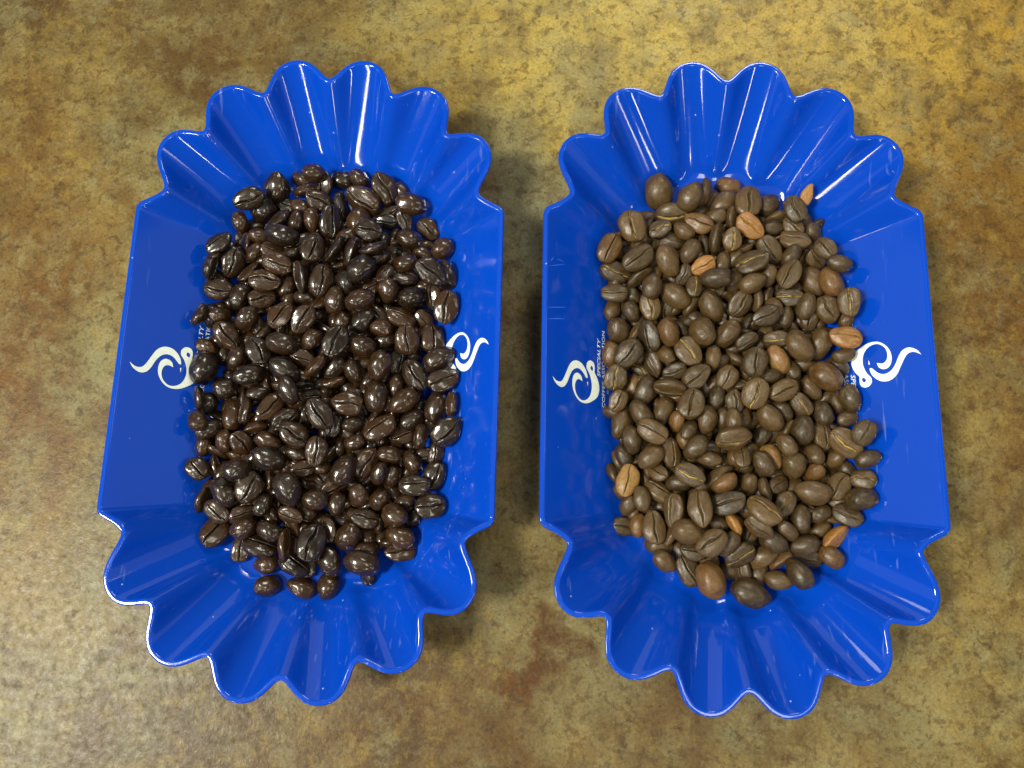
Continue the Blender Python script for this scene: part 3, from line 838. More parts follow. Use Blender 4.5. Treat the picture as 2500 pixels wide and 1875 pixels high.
BEANS1 = """4831 6811 606 84 -374 315 62 1361 1041 763 D
5815 6306 1354 96 -428 -229 -74 1120 840 611 D
6372 6607 972 172 252 -220 -330 1092 764 485 E
7345 7110 434 51 100 478 95 966 725 557 Dt
5302 5923 717 9 51 194 -458 1303 912 630 Uy
3780 5177 1292 289 10 -53 404 1198 951 701 Uy
6203 6143 510 49 -492 75 7 913 621 435 D
4756 5141 1175 70 69 29 -489 866 623 438 Uy
4433 5893 335 4 -21 497 46 889 604 425 D
5553 5061 1234 98 -469 135 -42 817 555 416 D
6122 5364 1153 104 -33 -20 488 1056 718 503 Ut
6707 6508 389 26 -430 -227 -113 944 642 493 D
7104 6335 707 55 -449 -209 -43 1136 773 547 D
6735 5742 903 33 -482 -94 -86 888 604 436 D
7330 5736 858 335 -98 212 -288 880 616 436 E
6641 4761 1290 275 247 133 309 1150 800 432 E
6362 4727 794 244 286 -191 -269 968 677 380 E
7170 4695 1471 344 88 49 -349 830 664 451 Uy
2988 4428 1106 415 68 -10 270 1111 808 588 Ut
3955 3956 1406 474 28 -26 156 1199 815 567 U
3610 4564 440 307 339 91 180 820 574 406 E
4142 4819 818 89 -460 -163 -61 820 558 420 D
5198 4882 779 30 57 492 -62 1108 776 541 D
5013 3924 1360 121 -261 -406 49 1200 840 588 D
5759 4277 1343 35 -430 -250 -40 957 651 463 D
3223 3701 713 94 28 -32 489 1137 773 544 Uy
4071 3476 926 371 294 38 157 1066 746 466 E
4420 2949 1546 63 -399 -294 -7 923 692 508 D
4672 3827 694 36 -375 -327 -26 820 558 404 Dt
5591 3528 1024 276 95 31 -405 829 564 373 U
5843 2961 1390 332 -50 -13 -370 800 558 398 Uy
6210 3735 1358 128 77 59 -473 891 660 483 Uo
6517 3210 1604 64 3 488 86 1079 734 528 D
5257 3459 657 87 -440 219 20 820 558 393 D
3197 2838 973 17 -40 -35 497 964 656 472 U
3799 2828 742 16 264 420 62 820 558 427 D
5251 2773 1171 69 468 -161 -13 1200 840 608 D
4386 2310 1100 321 5 -36 381 1016 721 516 Uy
4987 2438 720 305 84 33 -386 820 558 398 Uy
3147 2322 690 62 265 -419 2 800 599 420 D
3773 2193 936 32 -407 288 2 800 625 483 D
5836 2431 887 326 298 100 212 920 644 427 E
6451 2286 1382 49 -415 272 42 1168 795 596 D
7390 2455 1186 420 110 -48 244 973 779 537 U
6837 3888 1314 83 -301 390 -26 820 558 433 D
7151 4605 547 7 476 117 99 820 558 390 D
7267 3345 1069 157 -269 372 -122 919 643 470 D
7277 4093 1124 85 -200 446 63 820 558 433 D
7013 2902 668 387 313 -18 38 820 574 380 E
7859 6202 1094 320 -36 -21 -382 1208 974 651 U
8697 6330 798 58 135 -478 -2 972 784 578 D
9491 5976 1125 408 74 -19 -279 995 766 508 U
9003 5887 635 108 18 313 -374 891 623 413 E
7850 5251 1241 178 6 -98 457 1098 746 539 Uo
8506 5967 360 57 -423 261 -11 890 605 470 D
8737 5373 899 5 -494 -61 45 828 563 400 D
9480 5402 774 456 49 -32 -198 877 666 477 U
10003 5782 442 93 -415 261 -40 885 602 456 D
10172 5245 697 174 -383 261 68 817 656 490 D
9153 5224 392 363 313 3 141 821 575 380 E
8561 4485 1072 229 1 -111 431 1094 744 509 U
9456 4794 1060 488 -69 -53 -68 1068 748 532 U
10412 4453 1303 214 -92 -59 438 869 701 470 U
9219 4200 1251 118 -232 427 15 896 610 463 D
9757 4323 606 255 -95 272 -319 820 574 380 E
8088 4904 740 32 -115 479 77 820 558 420 D
7843 3791 1529 56 96 -63 -483 1200 840 567 Uy
10203 4280 823 177 94 -113 444 840 667 442 U
10758 3819 1566 31 75 486 83 863 597 427 D
10606 3316 1205 41 408 -282 -46 1126 788 548 Dt
9108 3444 1406 428 -34 -86 241 1084 755 547 U
10067 3408 824 33 286 403 67 1159 795 583 D
8453 3473 1207 33 -360 -332 -94 827 563 398 D
7787 3059 1645 30 -124 478 70 979 666 502 D
9213 2777 960 18 -78 -59 490 952 656 477 Uy
10998 2453 1570 335 -25 -138 343 1012 751 496 Uy
10406 2325 1156 257 -2 -91 419 990 825 581 U
9663 2373 1265 89 -301 387 39 947 653 465 D
8070 2630 1067 230 259 -196 -303 820 574 380 E
8458 2811 820 304 -112 231 -303 820 574 380 E
8594 2382 1182 119 212 437 11 800 544 400 D
8243 1959 1429 121 33 56 -481 977 716 511 U
9009 2059 1035 59 -309 389 -10 800 544 389 D
10719 2919 693 390 -204 128 -200 820 574 380 E
7656 4492 940 21 82 -263 -417 820 574 380 E
9895 2117 784 363 33 -83 332 922 627 441 U
11081 2052 962 17 370 330 62 820 558 398 Dt
3333 1479 941 90 -386 281 116 938 756 561 D
3921 1483 795 157 176 -229 -377 820 574 380 E
4349 1231 1284 355 180 -63 -296 1139 797 529 U
4948 1304 1610 51 -397 296 44 1006 714 512 Dt
5492 1567 1037 287 326 -160 -189 851 595 380 E
6043 1372 1541 119 272 402 4 1081 872 652 D
6936 1317 1463 53 -215 437 97 1063 723 532 D
3021 662 897 90 352 299 169 923 646 449 Dt
3635 636 1286 201 66 33 -452 1076 847 588 U
4876 686 1174 64 417 -235 130 840 584 439 D
5618 680 1308 238 -17 -21 439 1061 836 569 Uy
6455 488 1347 59 -329 370 -30 805 547 415 D
3226 -141 925 315 50 46 -382 943 781 525 Uy
4522 395 832 382 179 -104 -248 1006 704 471 U
4156 240 404 147 -43 -71 471 820 558 390 Uy
5210 80 1054 487 66 -58 75 870 613 426 U
5880 -162 1376 164 79 11 -466 1054 766 546 U
3832 -388 557 154 -310 352 -79 941 658 489 Dt
4262 -636 914 164 -366 -294 47 1129 791 611 D
4997 -523 1309 17 -32 -294 403 1125 787 520 E
6911 -145 1250 246 89 8 -426 864 704 476 U
3269 -987 1069 423 52 -44 258 808 614 439 U
5679 -1138 1484 302 9 -64 -393 1062 856 629 U
6278 -589 867 36 222 446 31 820 558 403 D
6552 -861 1205 50 -303 391 49 820 558 401 D
3483 -1667 690 61 310 -376 -94 1160 812 586 D
4019 -1376 1151 26 -436 243 -25 992 674 484 D
4872 -1318 917 145 -394 -263 67 1055 738 521 D
5190 -1654 1178 201 -241 384 -61 800 560 399 Dt
4374 -2069 1474 482 25 -42 -124 1079 734 505 U
5610 -1930 1304 39 422 259 -59 800 544 393 D
6260 -1617 1260 134 -343 -335 52 1014 710 499 D
6815 -1500 982 38 -333 -369 -36 828 563 436 D
7111 -983 1278 389 52 22 -309 820 607 422 U
3794 -2279 1030 100 -294 -387 60 992 694 498 D
5772 -2556 1436 5 -458 -188 -71 972 661 484 D
4337 -2854 1267 54 462 181 33 1041 708 544 D
5012 -2691 1007 365 -82 72 -324 1011 708 497 U
3534 -2804 723 38 -272 -418 -11 863 587 408 D
6262 -2867 1233 45 43 474 -146 816 571 417 D
6948 -2236 1683 53 10 189 -460 1200 840 601 Uy
7281 942 818 40 106 -281 -398 820 574 389 E
6688 393 1003 8 482 128 36 820 558 402 D
5351 -765 748 420 -269 -30 -5 820 574 380 E
5517 -2266 983 26 237 440 3 820 558 406 Dt
7046 -1607 1472 41 -350 353 -32 820 558 419 D
7154 -2846 972 1 -364 -335 -68 820 558 425 Dt
9329 936 1451 63 -230 -436 56 1200 840 635 D
10122 1094 1014 45 -410 -271 -82 1102 749 554 D
10047 1772 354 328 -7 -111 360 853 580 386 U
10805 1216 1460 496 -18 -31 -51 1074 781 567 Uo
8622 1240 1177 27 77 95 -484 874 595 405 Uy
7560 1116 1345 163 27 187 -433 840 588 429 U
7819 357 1365 329 81 20 -367 1055 831 574 U
8659 504 1194 78 -434 235 -5 1063 723 511 Dp
10858 695 1192 42 -80 486 73 800 544 384 D
10842 379 861 61 -161 -460 -93 800 544 419 D
10173 -33 1287 25 -465 174 -59 1200 869 615 Dt
8216 1219 768 12 -381 -322 -31 820 558 408 D
9118 1012 909 2 -263 -418 -79 820 558 416 D
9199 285 875 1 -298 -384 116 800 560 434 D
9660 507 616 90 -58 488 23 820 558 425 D
8372 -98 1295 15 -488 -96 53 800 544 378 D
7741 -732 1567 290 87 9 -398 1078 856 591 Uy
8688 -598 1430 482 69 -26 109 1049 714 499 U
9833 -428 852 88 -431 236 -21 927 630 474 D
9345 -1013 1193 441 88 -24 -217 890 605 430 Uy
10689 -818 769 51 296 397 51 839 570 440 D
10980 -785 1247 65 -404 288 -1 991 674 476 D
10070 -1285 1137 46 -408 280 -52 892 637 467 D
8218 -1548 1430 121 -440 200 -40 1040 757 544 D
8774 -1222 1141 6 222 444 55 827 562 427 D
9347 -1874 1239 71 -329 370 12 979 789 562 D
10078 -2004 832 382 -48 31 -318 1018 713 515 U
10958 -1417 971 44 100 -487 -33 800 544 391 D
10700 -2263 1303 159 -50 -107 459 1200 859 611 Uy
11070 -2020 1851 249 90 13 -424 883 725 521 U
8074 -2002 943 137 -219 416 -100 820 574 411 D
8723 -2420 1519 23 -438 234 -52 816 565 409 D
8374 -2737 1007 41 234 440 3 910 619 478 Dp
9029 -3036 1212 87 -375 314 54 930 750 571 D
9527 -2650 732 47 328 373 39 820 558 391 Dt
9742 -2637 1135 110 399 -276 52 800 560 423 D
7980 -3046 1355 23 251 425 77 934 635 458 D
10447 -2767 894 17 -435 -170 -177 800 571 402 D
11317 -2822 1513 42 -83 488 57 874 594 441 D
7272 -2835 1384 359 -51 -79 -335 800 544 388 U
7730 -1546 649 85 -194 453 2 820 558 427 D
7444 -1459 986 12 295 394 87 820 558 427 D
8944 -1797 874 251 -78 230 -358 820 574 380 E
7511 -943 787 173 -160 -313 311 820 574 415 E
3602 -3648 993 396 -15 -8 305 1105 758 523 Up
3623 -4438 775 20 -419 -234 -139 800 544 415 D
4061 -4227 1199 112 373 -304 -75 876 613 468 D
4591 -3372 1057 135 -123 22 465 800 544 365 U
5266 -3680 1112 30 -493 -49 -57 908 618 478 D
5550 -3464 1611 103 -61 -54 482 1029 700 467 Uy
4263 -3498 478 258 260 -222 -259 820 574 380 E
4639 -3990 875 158 17 150 450 1067 747 502 U
6545 -3400 1179 172 -79 297 -355 1031 722 469 E
6710 -3760 1412 10 -154 442 174 934 654 462 Dt
5794 -4595 1883 384 28 -51 -314 1173 798 563 U
5110 -4604 1271 339 -120 -157 310 1121 785 519 U
6765 -4361 1585 63 71 -12 -491 1141 776 568 U
4434 -5171 1006 324 -20 11 380 1142 777 523 U
3964 -5084 658 3 -381 -321 -45 827 563 393 Dt
5404 -5279 1600 31 -498 33 -10 987 828 622 D
5022 -5322 870 340 -248 -169 211 908 635 392 E
4650 -5747 449 67 54 464 166 1014 710 539 D
4832 -6252 724 63 -181 -454 -84 901 636 478 D
5622 -6514 575 259 8 -1 427 1124 764 546 U
6206 -5616 1565 466 -8 -64 169 1085 822 561 U
5728 -5895 841 497 -10 -7 -57 894 608 438 U
6618 -5003 904 20 160 471 50 822 559 391 D
6817 -5679 1308 156 -424 -214 21 931 651 453 D
6274 -6795 965 2 291 406 18 1268 942 658 Dt
6239 -6248 374 5 488 89 62 923 628 463 Dt
7023 -5007 1234 316 297 -180 -173 821 575 381 Eo
7203 -5943 943 454 142 -16 155 1127 789 536 Uy
7049 -6483 319 40 -497 -31 -15 943 641 465 D
4736 -4458 570 58 139 474 49 820 558 400 D
5388 -5871 344 33 -426 251 -64 892 607 426 D
6151 -3710 688 48 -494 -62 -10 820 558 430 D
7542 -3752 1198 110 -316 363 79 800 544 389 D
7987 -3893 1311 328 -218 178 -252 820 574 380 E
8504 -3686 1012 469 -38 108 129 840 571 401 U
9729 -3283 987 130 -377 -235 -190 840 571 421 Dt
9583 -3959 1154 177 -464 26 -49 1200 840 587 D
10513 -3692 922 436 -45 -52 235 972 784 570 U
11217 -3475 1231 491 -6 -93 -26 843 687 503 Uy
11073 -4112 1391 45 -31 496 27 1086 739 566 D
10872 -3149 767 112 -440 201 -56 820 558 399 D
7754 -4610 1966 456 -110 -17 -173 1200 840 620 Uy
7750 -5056 1508 450 164 -64 -128 1001 701 503 U
8665 -4318 1145 415 17 -59 272 932 634 463 Uy
9182 -4753 1049 59 342 358 36 931 652 501 D
9935 -4588 932 60 109 -482 -51 800 544 391 D
10737 -4629 973 109 -78 23 481 1004 683 466 U
8744 -5186 1128 52 -175 -459 -78 816 555 396 D
10002 -5080 489 9 -476 -150 -29 821 558 415 D
10335 -5362 716 391 232 67 197 1195 831 486 Eo
8209 -5561 1180 104 108 453 150 986 690 495 D
9282 -5558 877 168 464 -3 81 1018 713 517 D
9526 -5942 499 472 147 -53 -51 962 674 459 U
10153 -5955 979 1 480 -137 29 886 647 473 Dt
7635 -5503 362 18 -428 257 -2 864 587 434 D
7978 -5952 737 106 -110 451 -152 1095 766 575 D
8608 -6077 597 378 289 47 145 910 637 422 Et
7406 -6526 564 318 -85 -209 313 924 646 471 U
7960 -6572 396 114 -377 -304 53 1054 738 535 D
8494 -6746 695 7 -493 32 -78 940 639 483 D
8988 -6532 1129 146 -419 188 -132 1117 782 560 D
7535 -7233 852 54 99 467 138 1334 933 695 D
10602 -4151 559 15 -489 -45 -90 820 558 389 D"""
FILL0 = """-4955 -6859 443 342 170 -32 -321 814 666 418
-6538 -6221 400 99 417 -257 20 912 637 397
-5165 -6294 400 199 274 361 74 948 610 401
-8839 -5754 400 78 -241 -420 99 824 635 415
-8297 -5705 400 363 -183 -44 -288 929 637 415
-6798 -5770 400 206 23 318 -326 854 646 455
-6077 -5712 400 48 2 125 482 824 626 436
-5579 -5673 400 82 -354 -127 319 906 663 391
-4226 -5774 400 434 -242 6 54 844 634 391
-9223 -5198 400 75 488 -65 -47 847 602 436
-8523 -5166 400 106 -473 -4 -122 830 625 408
-7774 -5201 400 277 251 -243 -227 808 612 437
-7162 -5138 400 103 45 -356 332 932 610 406
-6606 -5162 400 167 -456 115 -29 881 627 441
-5214 -5179 400 99 12 472 -133 841 582 446
-4672 -5175 400 354 119 -267 -198 815 667 392
-3987 -5142 400 145 428 -189 -100 878 673 440
-10709 -4560 596 290 278 140 262 953 670 411
-10150 -4535 400 157 263 323 228 939 596 438
-9483 -4626 400 318 -382 33 45 883 609 458
-8807 -4654 400 60 148 -442 171 922 632 438
-8191 -4621 400 239 -283 301 -148 820 661 404
-7423 -4523 400 341 267 -143 -204 874 641 414
-6880 -4519 400 426 67 -120 -223 889 617 420
-6217 -4594 400 303 -95 332 -197 938 595 391
-5512 -4602 400 213 -134 -186 390 854 666 443
-4770 -4607 400 107 -129 -429 -195 856 656 455
-4336 -4545 400 197 -454 -23 65 876 581 437
-3640 -4644 407 8 483 -106 -77 841 608 438
-9739 -3998 400 305 -309 -152 197 860 652 398
-9079 -3947 400 87 -81 50 -483 813 624 417
-8491 -3994 400 428 -184 -109 144 937 593 394
-7883 -4073 400 275 98 390 -113 831 665 442
-7124 -4031 400 122 316 358 -83 908 611 445
-6618 -4034 400 164 -472 19 20 822 642 444
-5899 -4107 400 6 -322 338 179 952 596 412
-5212 -4085 400 73 -362 317 116 809 659 454
-4682 -4129 400 302 108 -372 -95 933 589 443
-3832 -4156 400 10 -29 -478 -143 910 654 425
-3275 -4030 521 41 -82 477 119 813 600 427
-10723 -3557 571 34 63 417 -266 815 624 410
-10130 -3477 400 41 496 -30 33 800 603 439
-9413 -3526 400 6 16 -486 116 826 608 437
-8881 -3429 400 334 203 -157 -270 827 585 397
-8095 -3469 400 250 324 -238 -161 829 637 428
-7548 -3469 400 45 -9 240 -436 921 649 441
-6855 -3445 400 84 -269 307 -276 944 643 418
-5571 -3566 400 367 -337 -33 23 925 596 428
-4898 -3499 400 48 -488 97 3 861 633 441
-4286 -3479 400 362 -47 59 336 836 666 444
-3696 -3508 400 368 151 56 298 817 647 414
-10409 -2907 418 10 158 313 356 924 679 410
-9720 -2998 400 398 -296 37 -52 810 653 459
-9225 -2913 400 371 -224 -200 148 915 629 459
-8457 -2803 400 168 -132 343 -294 826 624 407
-7798 -2985 400 40 47 -149 -473 859 620 447
-7136 -2985 400 45 -203 435 -132 857 628 422
-6623 -2779 400 66 479 127 14 910 625 409
-5865 -2895 400 483 -93 -39 79 899 664 417
-5200 -2832 400 10 -126 409 -258 953 595 397
-4567 -2869 400 337 -210 139 271 931 678 459
-3996 -3028 400 258 -201 -328 188 881 625 403
-3199 -2858 570 479 128 -3 63 804 582 429
-10727 -2350 577 434 162 58 180 807 639 412
-10098 -2406 400 345 -44 -123 -338 851 642 447
-9365 -2328 400 257 0 33 -428 894 588 436
-8777 -2347 400 494 -9 13 -74 877 602 414
-8095 -2341 400 162 183 -27 435 810 641 405
-7463 -2443 400 101 -216 -227 376 939 617 410
-6239 -2385 400 407 -261 -110 61 945 624 429
-5504 -2322 400 58 -397 298 14 847 674 445
-4871 -2478 400 152 -20 112 -462 892 590 444
-4228 -2454 400 353 26 -266 232 884 647 401
-3657 -2352 400 352 -17 89 344 805 662 422
-10449 -1755 430 408 -264 52 -104 918 589 431
-9592 -1760 400 365 316 80 105 947 598 398
-9088 -1862 400 402 232 102 157 943 661 394
-8520 -1874 400 138 -375 -51 296 922 620 445
-7863 -1878 400 245 39 5 434 803 609 398
-7221 -1827 400 166 184 405 -157 826 629 441
-6591 -1901 400 418 -241 -10 129 954 669 406
-5963 -1791 400 122 58 -196 440 887 638 406
-5227 -1759 400 168 92 -340 -312 810 632 460
-4518 -1843 400 51 22 459 190 852 658 440
-3891 -1911 400 320 -310 66 217 830 611 418
-3144 -1755 610 371 -332 23 -36 873 671 440
-10082 -1357 400 347 -48 48 -354 861 656 424
-8800 -1279 400 268 310 -161 -236 831 650 397
-8097 -1314 400 18 -46 366 -337 838 610 413
-7487 -1283 400 313 -380 70 -51 874 589 429
-6905 -1227 400 264 297 261 156 931 611 394
-6263 -1143 400 99 63 423 240 821 648 430
-5589 -1140 400 311 234 -50 -310 922 615 408
-4970 -1225 400 34 149 388 276 937 654 417
-4326 -1344 400 205 -199 204 -356 830 679 442
-3595 -1225 403 10 453 212 8 878 663 433
-10504 -613 451 72 -323 -252 278 898 622 442
-9825 -678 400 27 -21 487 110 819 602 454
-9105 -653 400 380 -126 -22 -299 897 629 396
-7794 -718 400 481 -126 20 49 900 593 456
-7239 -796 400 319 86 157 340 804 604 460
-6609 -663 400 337 288 121 197 857 637 447
-5259 -606 400 264 257 -255 -223 839 631 407
-4597 -737 400 240 -276 -216 264 833 587 395
-3846 -677 400 11 117 477 92 905 631 421
-9429 -94 400 359 -292 186 -35 855 589 433
-8212 -260 400 396 18 17 305 884 591 437
-7532 -190 400 340 -98 -77 345 927 652 426
-6890 -152 400 453 -160 -36 133 878 674 392
-6276 -204 400 34 -191 -417 195 834 599 428
-5557 -132 400 251 124 -239 -339 827 650 395
-4940 -111 400 261 202 371 59 837 614 447
-4264 -204 400 363 41 335 -61 820 651 409
-3598 -32 402 315 383 -7 61 844 679 455
-9691 524 400 29 -164 470 -39 841 605 443
-9173 553 400 155 -123 -280 -364 857 629 429
-8467 415 400 455 -196 -58 -43 868 598 415
-7838 464 400 78 56 468 -147 925 589 401
-7171 415 400 150 111 -227 -404 892 608 403
-6447 380 400 405 280 87 12 958 649 436
-5936 470 400 411 -239 151 40 914 635 439
-5182 485 400 215 -128 -340 269 943 591 393
-4638 483 400 243 178 356 -179 955 660 396
-3895 521 400 48 87 -438 -220 833 617 424
-10764 902 614 29 -193 444 121 853 659 440
-10140 1063 400 62 488 91 12 897 622 433
-8745 1050 400 28 -182 -7 465 859 670 442
-8088 941 400 106 39 -448 -192 834 604 439
-7501 1049 400 458 -166 13 -113 868 609 391
-6887 940 400 415 156 78 -218 853 616 453
-6147 1076 400 80 264 248 335 848 663 428
-5617 825 400 310 -230 11 318 903 593 416
-4984 918 400 233 442 -9 8 916 676 398
-4255 1014 400 165 -212 68 416 897 586 441
-3606 933 401 3 -154 299 370 830 594 392
-10411 1498 422 459 132 -146 -20 830 674 460
-9773 1515 400 27 124 -377 303 849 652 445
-8960 1600 400 47 63 -388 -305 903 611 433
-8521 1490 400 82 218 -331 -294 861 588 435
-7847 1449 400 205 334 235 203 805 591 453
-7214 1502 400 255 -8 98 -419 937 645 437
-6468 1518 400 28 -81 213 -444 927 596 398
-5918 1461 400 75 83 -121 -472 909 585 424
-5291 1536 400 85 -27 -490 47 910 601 449
-4583 1606 400 139 193 414 150 899 634 414
-3958 1599 400 2 496 -40 48 874 663 404
-10864 2040 708 31 -474 -147 50 925 609 444
-10049 2199 400 259 -264 -333 -48 904 637 399
-9431 2159 400 204 182 341 -244 914 623 442
-8183 2167 400 32 -499 -17 3 954 620 416
-7473 2093 400 438 -130 -26 202 951 668 433
-6863 2138 400 348 17 158 322 896 604 429
-6175 2053 400 57 495 -5 -42 807 621 425
-5441 2116 400 11 3 -308 -393 853 629 428
-4182 2091 400 455 124 37 163 852 666 400
-3562 2030 405 467 142 72 83 913 597 444
-10456 2540 437 269 -230 207 -286 894 644 459
-9694 2560 400 454 121 65 159 801 666 404
-9076 2622 400 149 -154 288 -348 874 593 412
-8526 2658 400 178 -151 175 406 879 603 458
-7801 2704 400 96 139 -210 -421 847 650 453
-7061 2687 400 326 -280 -252 45 916 647 403
-6464 2628 400 24 348 356 42 851 667 404
-5824 2671 400 91 -490 31 26 929 600 459
-5245 2654 400 79 -397 123 -267 825 630 439
-4571 2669 400 78 66 426 242 885 628 457
-3893 2625 400 5 -121 -474 -103 863 662 433
-10842 3200 690 25 220 406 191 894 663 446
-9998 3072 400 397 -26 -179 244 800 659 436
-9482 3274 400 457 27 193 55 824 631 443
-8889 3387 400 80 -103 -431 217 912 623 413
-8295 3315 400 180 418 174 113 936 630 399
-7397 3281 400 80 95 440 202 836 675 392
-6853 3246 400 56 -301 -359 166 800 627 442
-6244 3271 400 159 -1 291 375 859 625 435
-5608 3204 400 463 120 8 -144 915 675 458
-4831 3152 400 90 428 207 -128 818 646 423
-4262 3227 400 31 140 450 165 916 604 411
-10393 3705 419 251 397 159 66 846 593 449
-9766 3747 400 163 -22 -39 470 919 653 396
-9153 3797 400 15 -460 196 -5 904 663 438
-8506 3848 400 309 262 114 271 860 635 407
-7166 3837 400 55 -475 15 144 909 671 426
-6546 3754 400 342 -310 -82 174 822 610 412
-5933 3817 400 464 -56 58 -168 831 645 391
-5157 3907 400 243 -62 94 -422 900 653 422
-4486 3792 400 139 -72 -344 327 858 619 440
-3926 3799 400 35 277 174 -376 818 674 458
-10680 4307 571 179 -132 427 136 953 665 396
-10128 4437 400 66 -48 -461 176 872 622 434
-9418 4339 400 19 453 -208 -36 824 635 459
-8716 4327 400 167 -430 34 190 947 591 415
-8154 4321 400 157 121 -436 -142 818 638 439
-7604 4399 400 6 -13 -451 -215 845 661 398
-6909 4311 400 4 -32 340 365 896 633 416
-6231 4386 400 4 82 473 139 842 599 405
-5541 4342 400 447 -124 129 -137 907 661 428
-4325 4355 400 134 -471 98 -32 897 603 447
-3565 4333 408 118 115 -462 -99 896 650 439
-9724 4922 400 333 325 173 57 822 598 398
-9121 4970 400 452 -72 56 194 865 658 424
-8394 4832 400 404 192 -218 -54 902 627 396
-7747 4938 400 175 218 -218 -352 817 586 445
-7102 4934 400 380 -311 -41 -85 833 631 419
-6585 4834 400 183 -307 -245 250 918 624 407
-5750 4917 400 23 43 -498 -8 849 640 426
-5295 4921 400 147 -334 -336 62 811 672 424
-4582 4787 400 269 -133 -228 -328 893 595 443
-4048 4800 400 84 -105 -223 427 890 582 422
-8857 5438 400 313 202 218 253 936 659 454
-8141 5453 400 294 -7 268 -303 945 625 423
-7571 5438 400 442 -93 99 -190 802 672 459
-6713 5401 400 351 -348 -53 -48 934 650 434
-6284 5480 400 92 402 257 -120 894 612 418
-5497 5488 400 323 213 75 308 827 600 401
-8328 7182 446 122 83 413 240 841 634 396
-9139 -4587 659 139 449 168 -15 802 610 434
-7473 4743 732 104 -139 -134 449 847 664 427
-5957 -1264 785 25 -80 -492 35 816 653 459
-4747 2257 601 367 257 -154 -160 847 591 432
-8620 -264 552 447 42 -36 -218 908 643 391
-6174 4992 499 221 -10 270 358 942 646 428
-7041 -1356 843 60 484 101 46 889 630 410
-8078 1956 810 188 -17 106 451 890 588 403
-7697 1618 789 428 245 -75 -34 933 623 445
-5614 -1829 800 494 -43 37 -54 941 646 419
-7822 -1240 773 356 -346 27 -49 907 649 410
-7215 4096 808 316 -27 35 -385 850 664 426
-5555 -4030 682 171 -23 -184 431 941 661 457
-7472 676 778 215 405 -113 -163 840 585 412
-6619 -53 728 6 -489 -45 -92 844 587 459
-6819 -2930 863 118 178 -401 -208 916 666 455
-7139 1076 815 64 -127 -458 141 874 605 418
-3622 3198 441 2 81 414 -269 816 625 435
-6875 -3931 819 486 15 -19 -113 839 594 397
-7875 3670 776 389 249 125 146 903 643 448
-6044 -654 639 88 -442 215 -27 867 631 404
-9629 1129 589 108 445 202 6 902 666 454
-6208 -3431 520 157 116 459 -40 815 599 446
-8106 -1764 801 4 -46 472 158 960 631 459
-6995 3609 826 136 -116 -172 434 907 580 390
-7075 -2568 713 95 444 -206 37 878 659 421
-7758 -3423 795 156 392 -146 -225 880 644 441
-9012 4157 672 102 466 43 -143 869 632 443
-7733 -5698 455 253 75 -172 388 863 629 398
-8731 4798 654 139 -5 -451 -165 909 609 446
-7976 3078 607 158 -440 137 -112 861 664 396
-5879 -2273 646 438 191 -26 -144 875 616 395
-5605 3675 750 15 -42 -347 357 890 671 445
-7456 -4146 695 49 436 70 -230 802 665 441
-7571 2122 817 106 202 -439 71 843 646 400
-7104 5579 518 252 -77 41 -423 861 646 445
-5307 3165 702 58 30 -317 -381 800 619 395
-8194 -4276 674 12 199 453 71 812 639 421
-6574 4331 703 2 292 405 -17 916 590 409
-6583 1880 741 45 340 357 -69 872 665 435
-6564 -1272 822 258 -151 -338 215 820 610 403
-8697 -2627 752 38 119 241 420 851 642 427
-8769 -3110 673 255 91 315 278 804 582 444
-4860 196 683 410 261 -80 84 919 602 430
-6648 3090 866 434 230 28 89 902 649 404
-9397 1521 644 109 -418 252 6 942 671 424
-5620 1230 691 131 -41 -458 -145 906 587 406
-6735 -3360 833 4 70 480 -121 829 624 414
-5279 -2100 702 242 -261 340 -86 905 582 390
-6625 -4595 831 323 -334 -149 109 846 593 396
-5940 -4602 797 12 30 -193 -460 891 634 445
-7480 2971 764 443 -46 -15 226 934 581 422
-8745 2986 570 170 -303 338 -124 923 591 456
-7921 1146 824 180 185 413 114 864 652 424
-6418 983 847 237 -125 236 -350 833 661 392
-6384 -2937 786 147 133 -282 -362 894 664 433
-6152 2645 696 247 -334 256 -111 805 637 408
-6737 2633 838 478 23 144 -14 873 664 447
-9360 -4132 666 114 -19 -169 456 948 606 395
-6040 3294 825 378 145 277 99 940 613 421
-10096 -268 408 126 -160 -360 281 837 651 457
-6930 4606 769 166 -332 333 -34 870 664 404
-6731 -1704 855 77 -473 127 -64 921 673 452
-7903 4615 813 142 -108 82 -460 834 616 405
-7913 -2972 827 175 -448 94 100 833 629 407
-9100 133 540 1 497 -48 17 894 596 414
-8298 -620 655 27 -10 -375 -330 887 655 454
-8481 -1042 657 355 -333 -47 105 809 648 444
-5802 -3239 823 159 -152 219 -392 865 653 451
-7468 -2966 800 222 224 309 235 816 626 424
-6742 547 770 189 -341 -313 -13 808 643 445
-7078 28 782 81 -260 -393 147 806 664 399
-3493 3800 412 129 -36 22 481 882 606 446
-8756 2015 556 97 -62 -229 429 872 673 458
-6062 4324 835 66 -31 -166 466 899 653 417
-7569 -4612 789 110 233 382 193 863 678 430
-4937 1436 629 256 -277 213 249 956 615 450
-8075 160 817 360 328 -96 -60 836 583 447
-5686 -871 724 41 -458 197 -15 919 606 429
-5588 -2703 750 74 479 -123 -2 927 654 437
-6674 -2338 785 192 309 177 293 801 636 443
-8428 809 789 438 132 -29 -200 805 615 398
-5208 -3706 620 237 -28 70 -434 863 583 441
-9561 -2652 608 171 203 389 168 954 618 445
-6092 71 817 19 -110 383 -302 833 582 397
-9245 -1167 642 316 -383 -62 0 833 636 400
-5188 -3283 674 259 -31 35 -425 886 612 399
-4894 3556 547 154 -442 -175 3 807 628 458
-7072 1856 799 18 214 -162 421 861 587 403
-5138 -4625 652 214 406 6 199 838 679 407
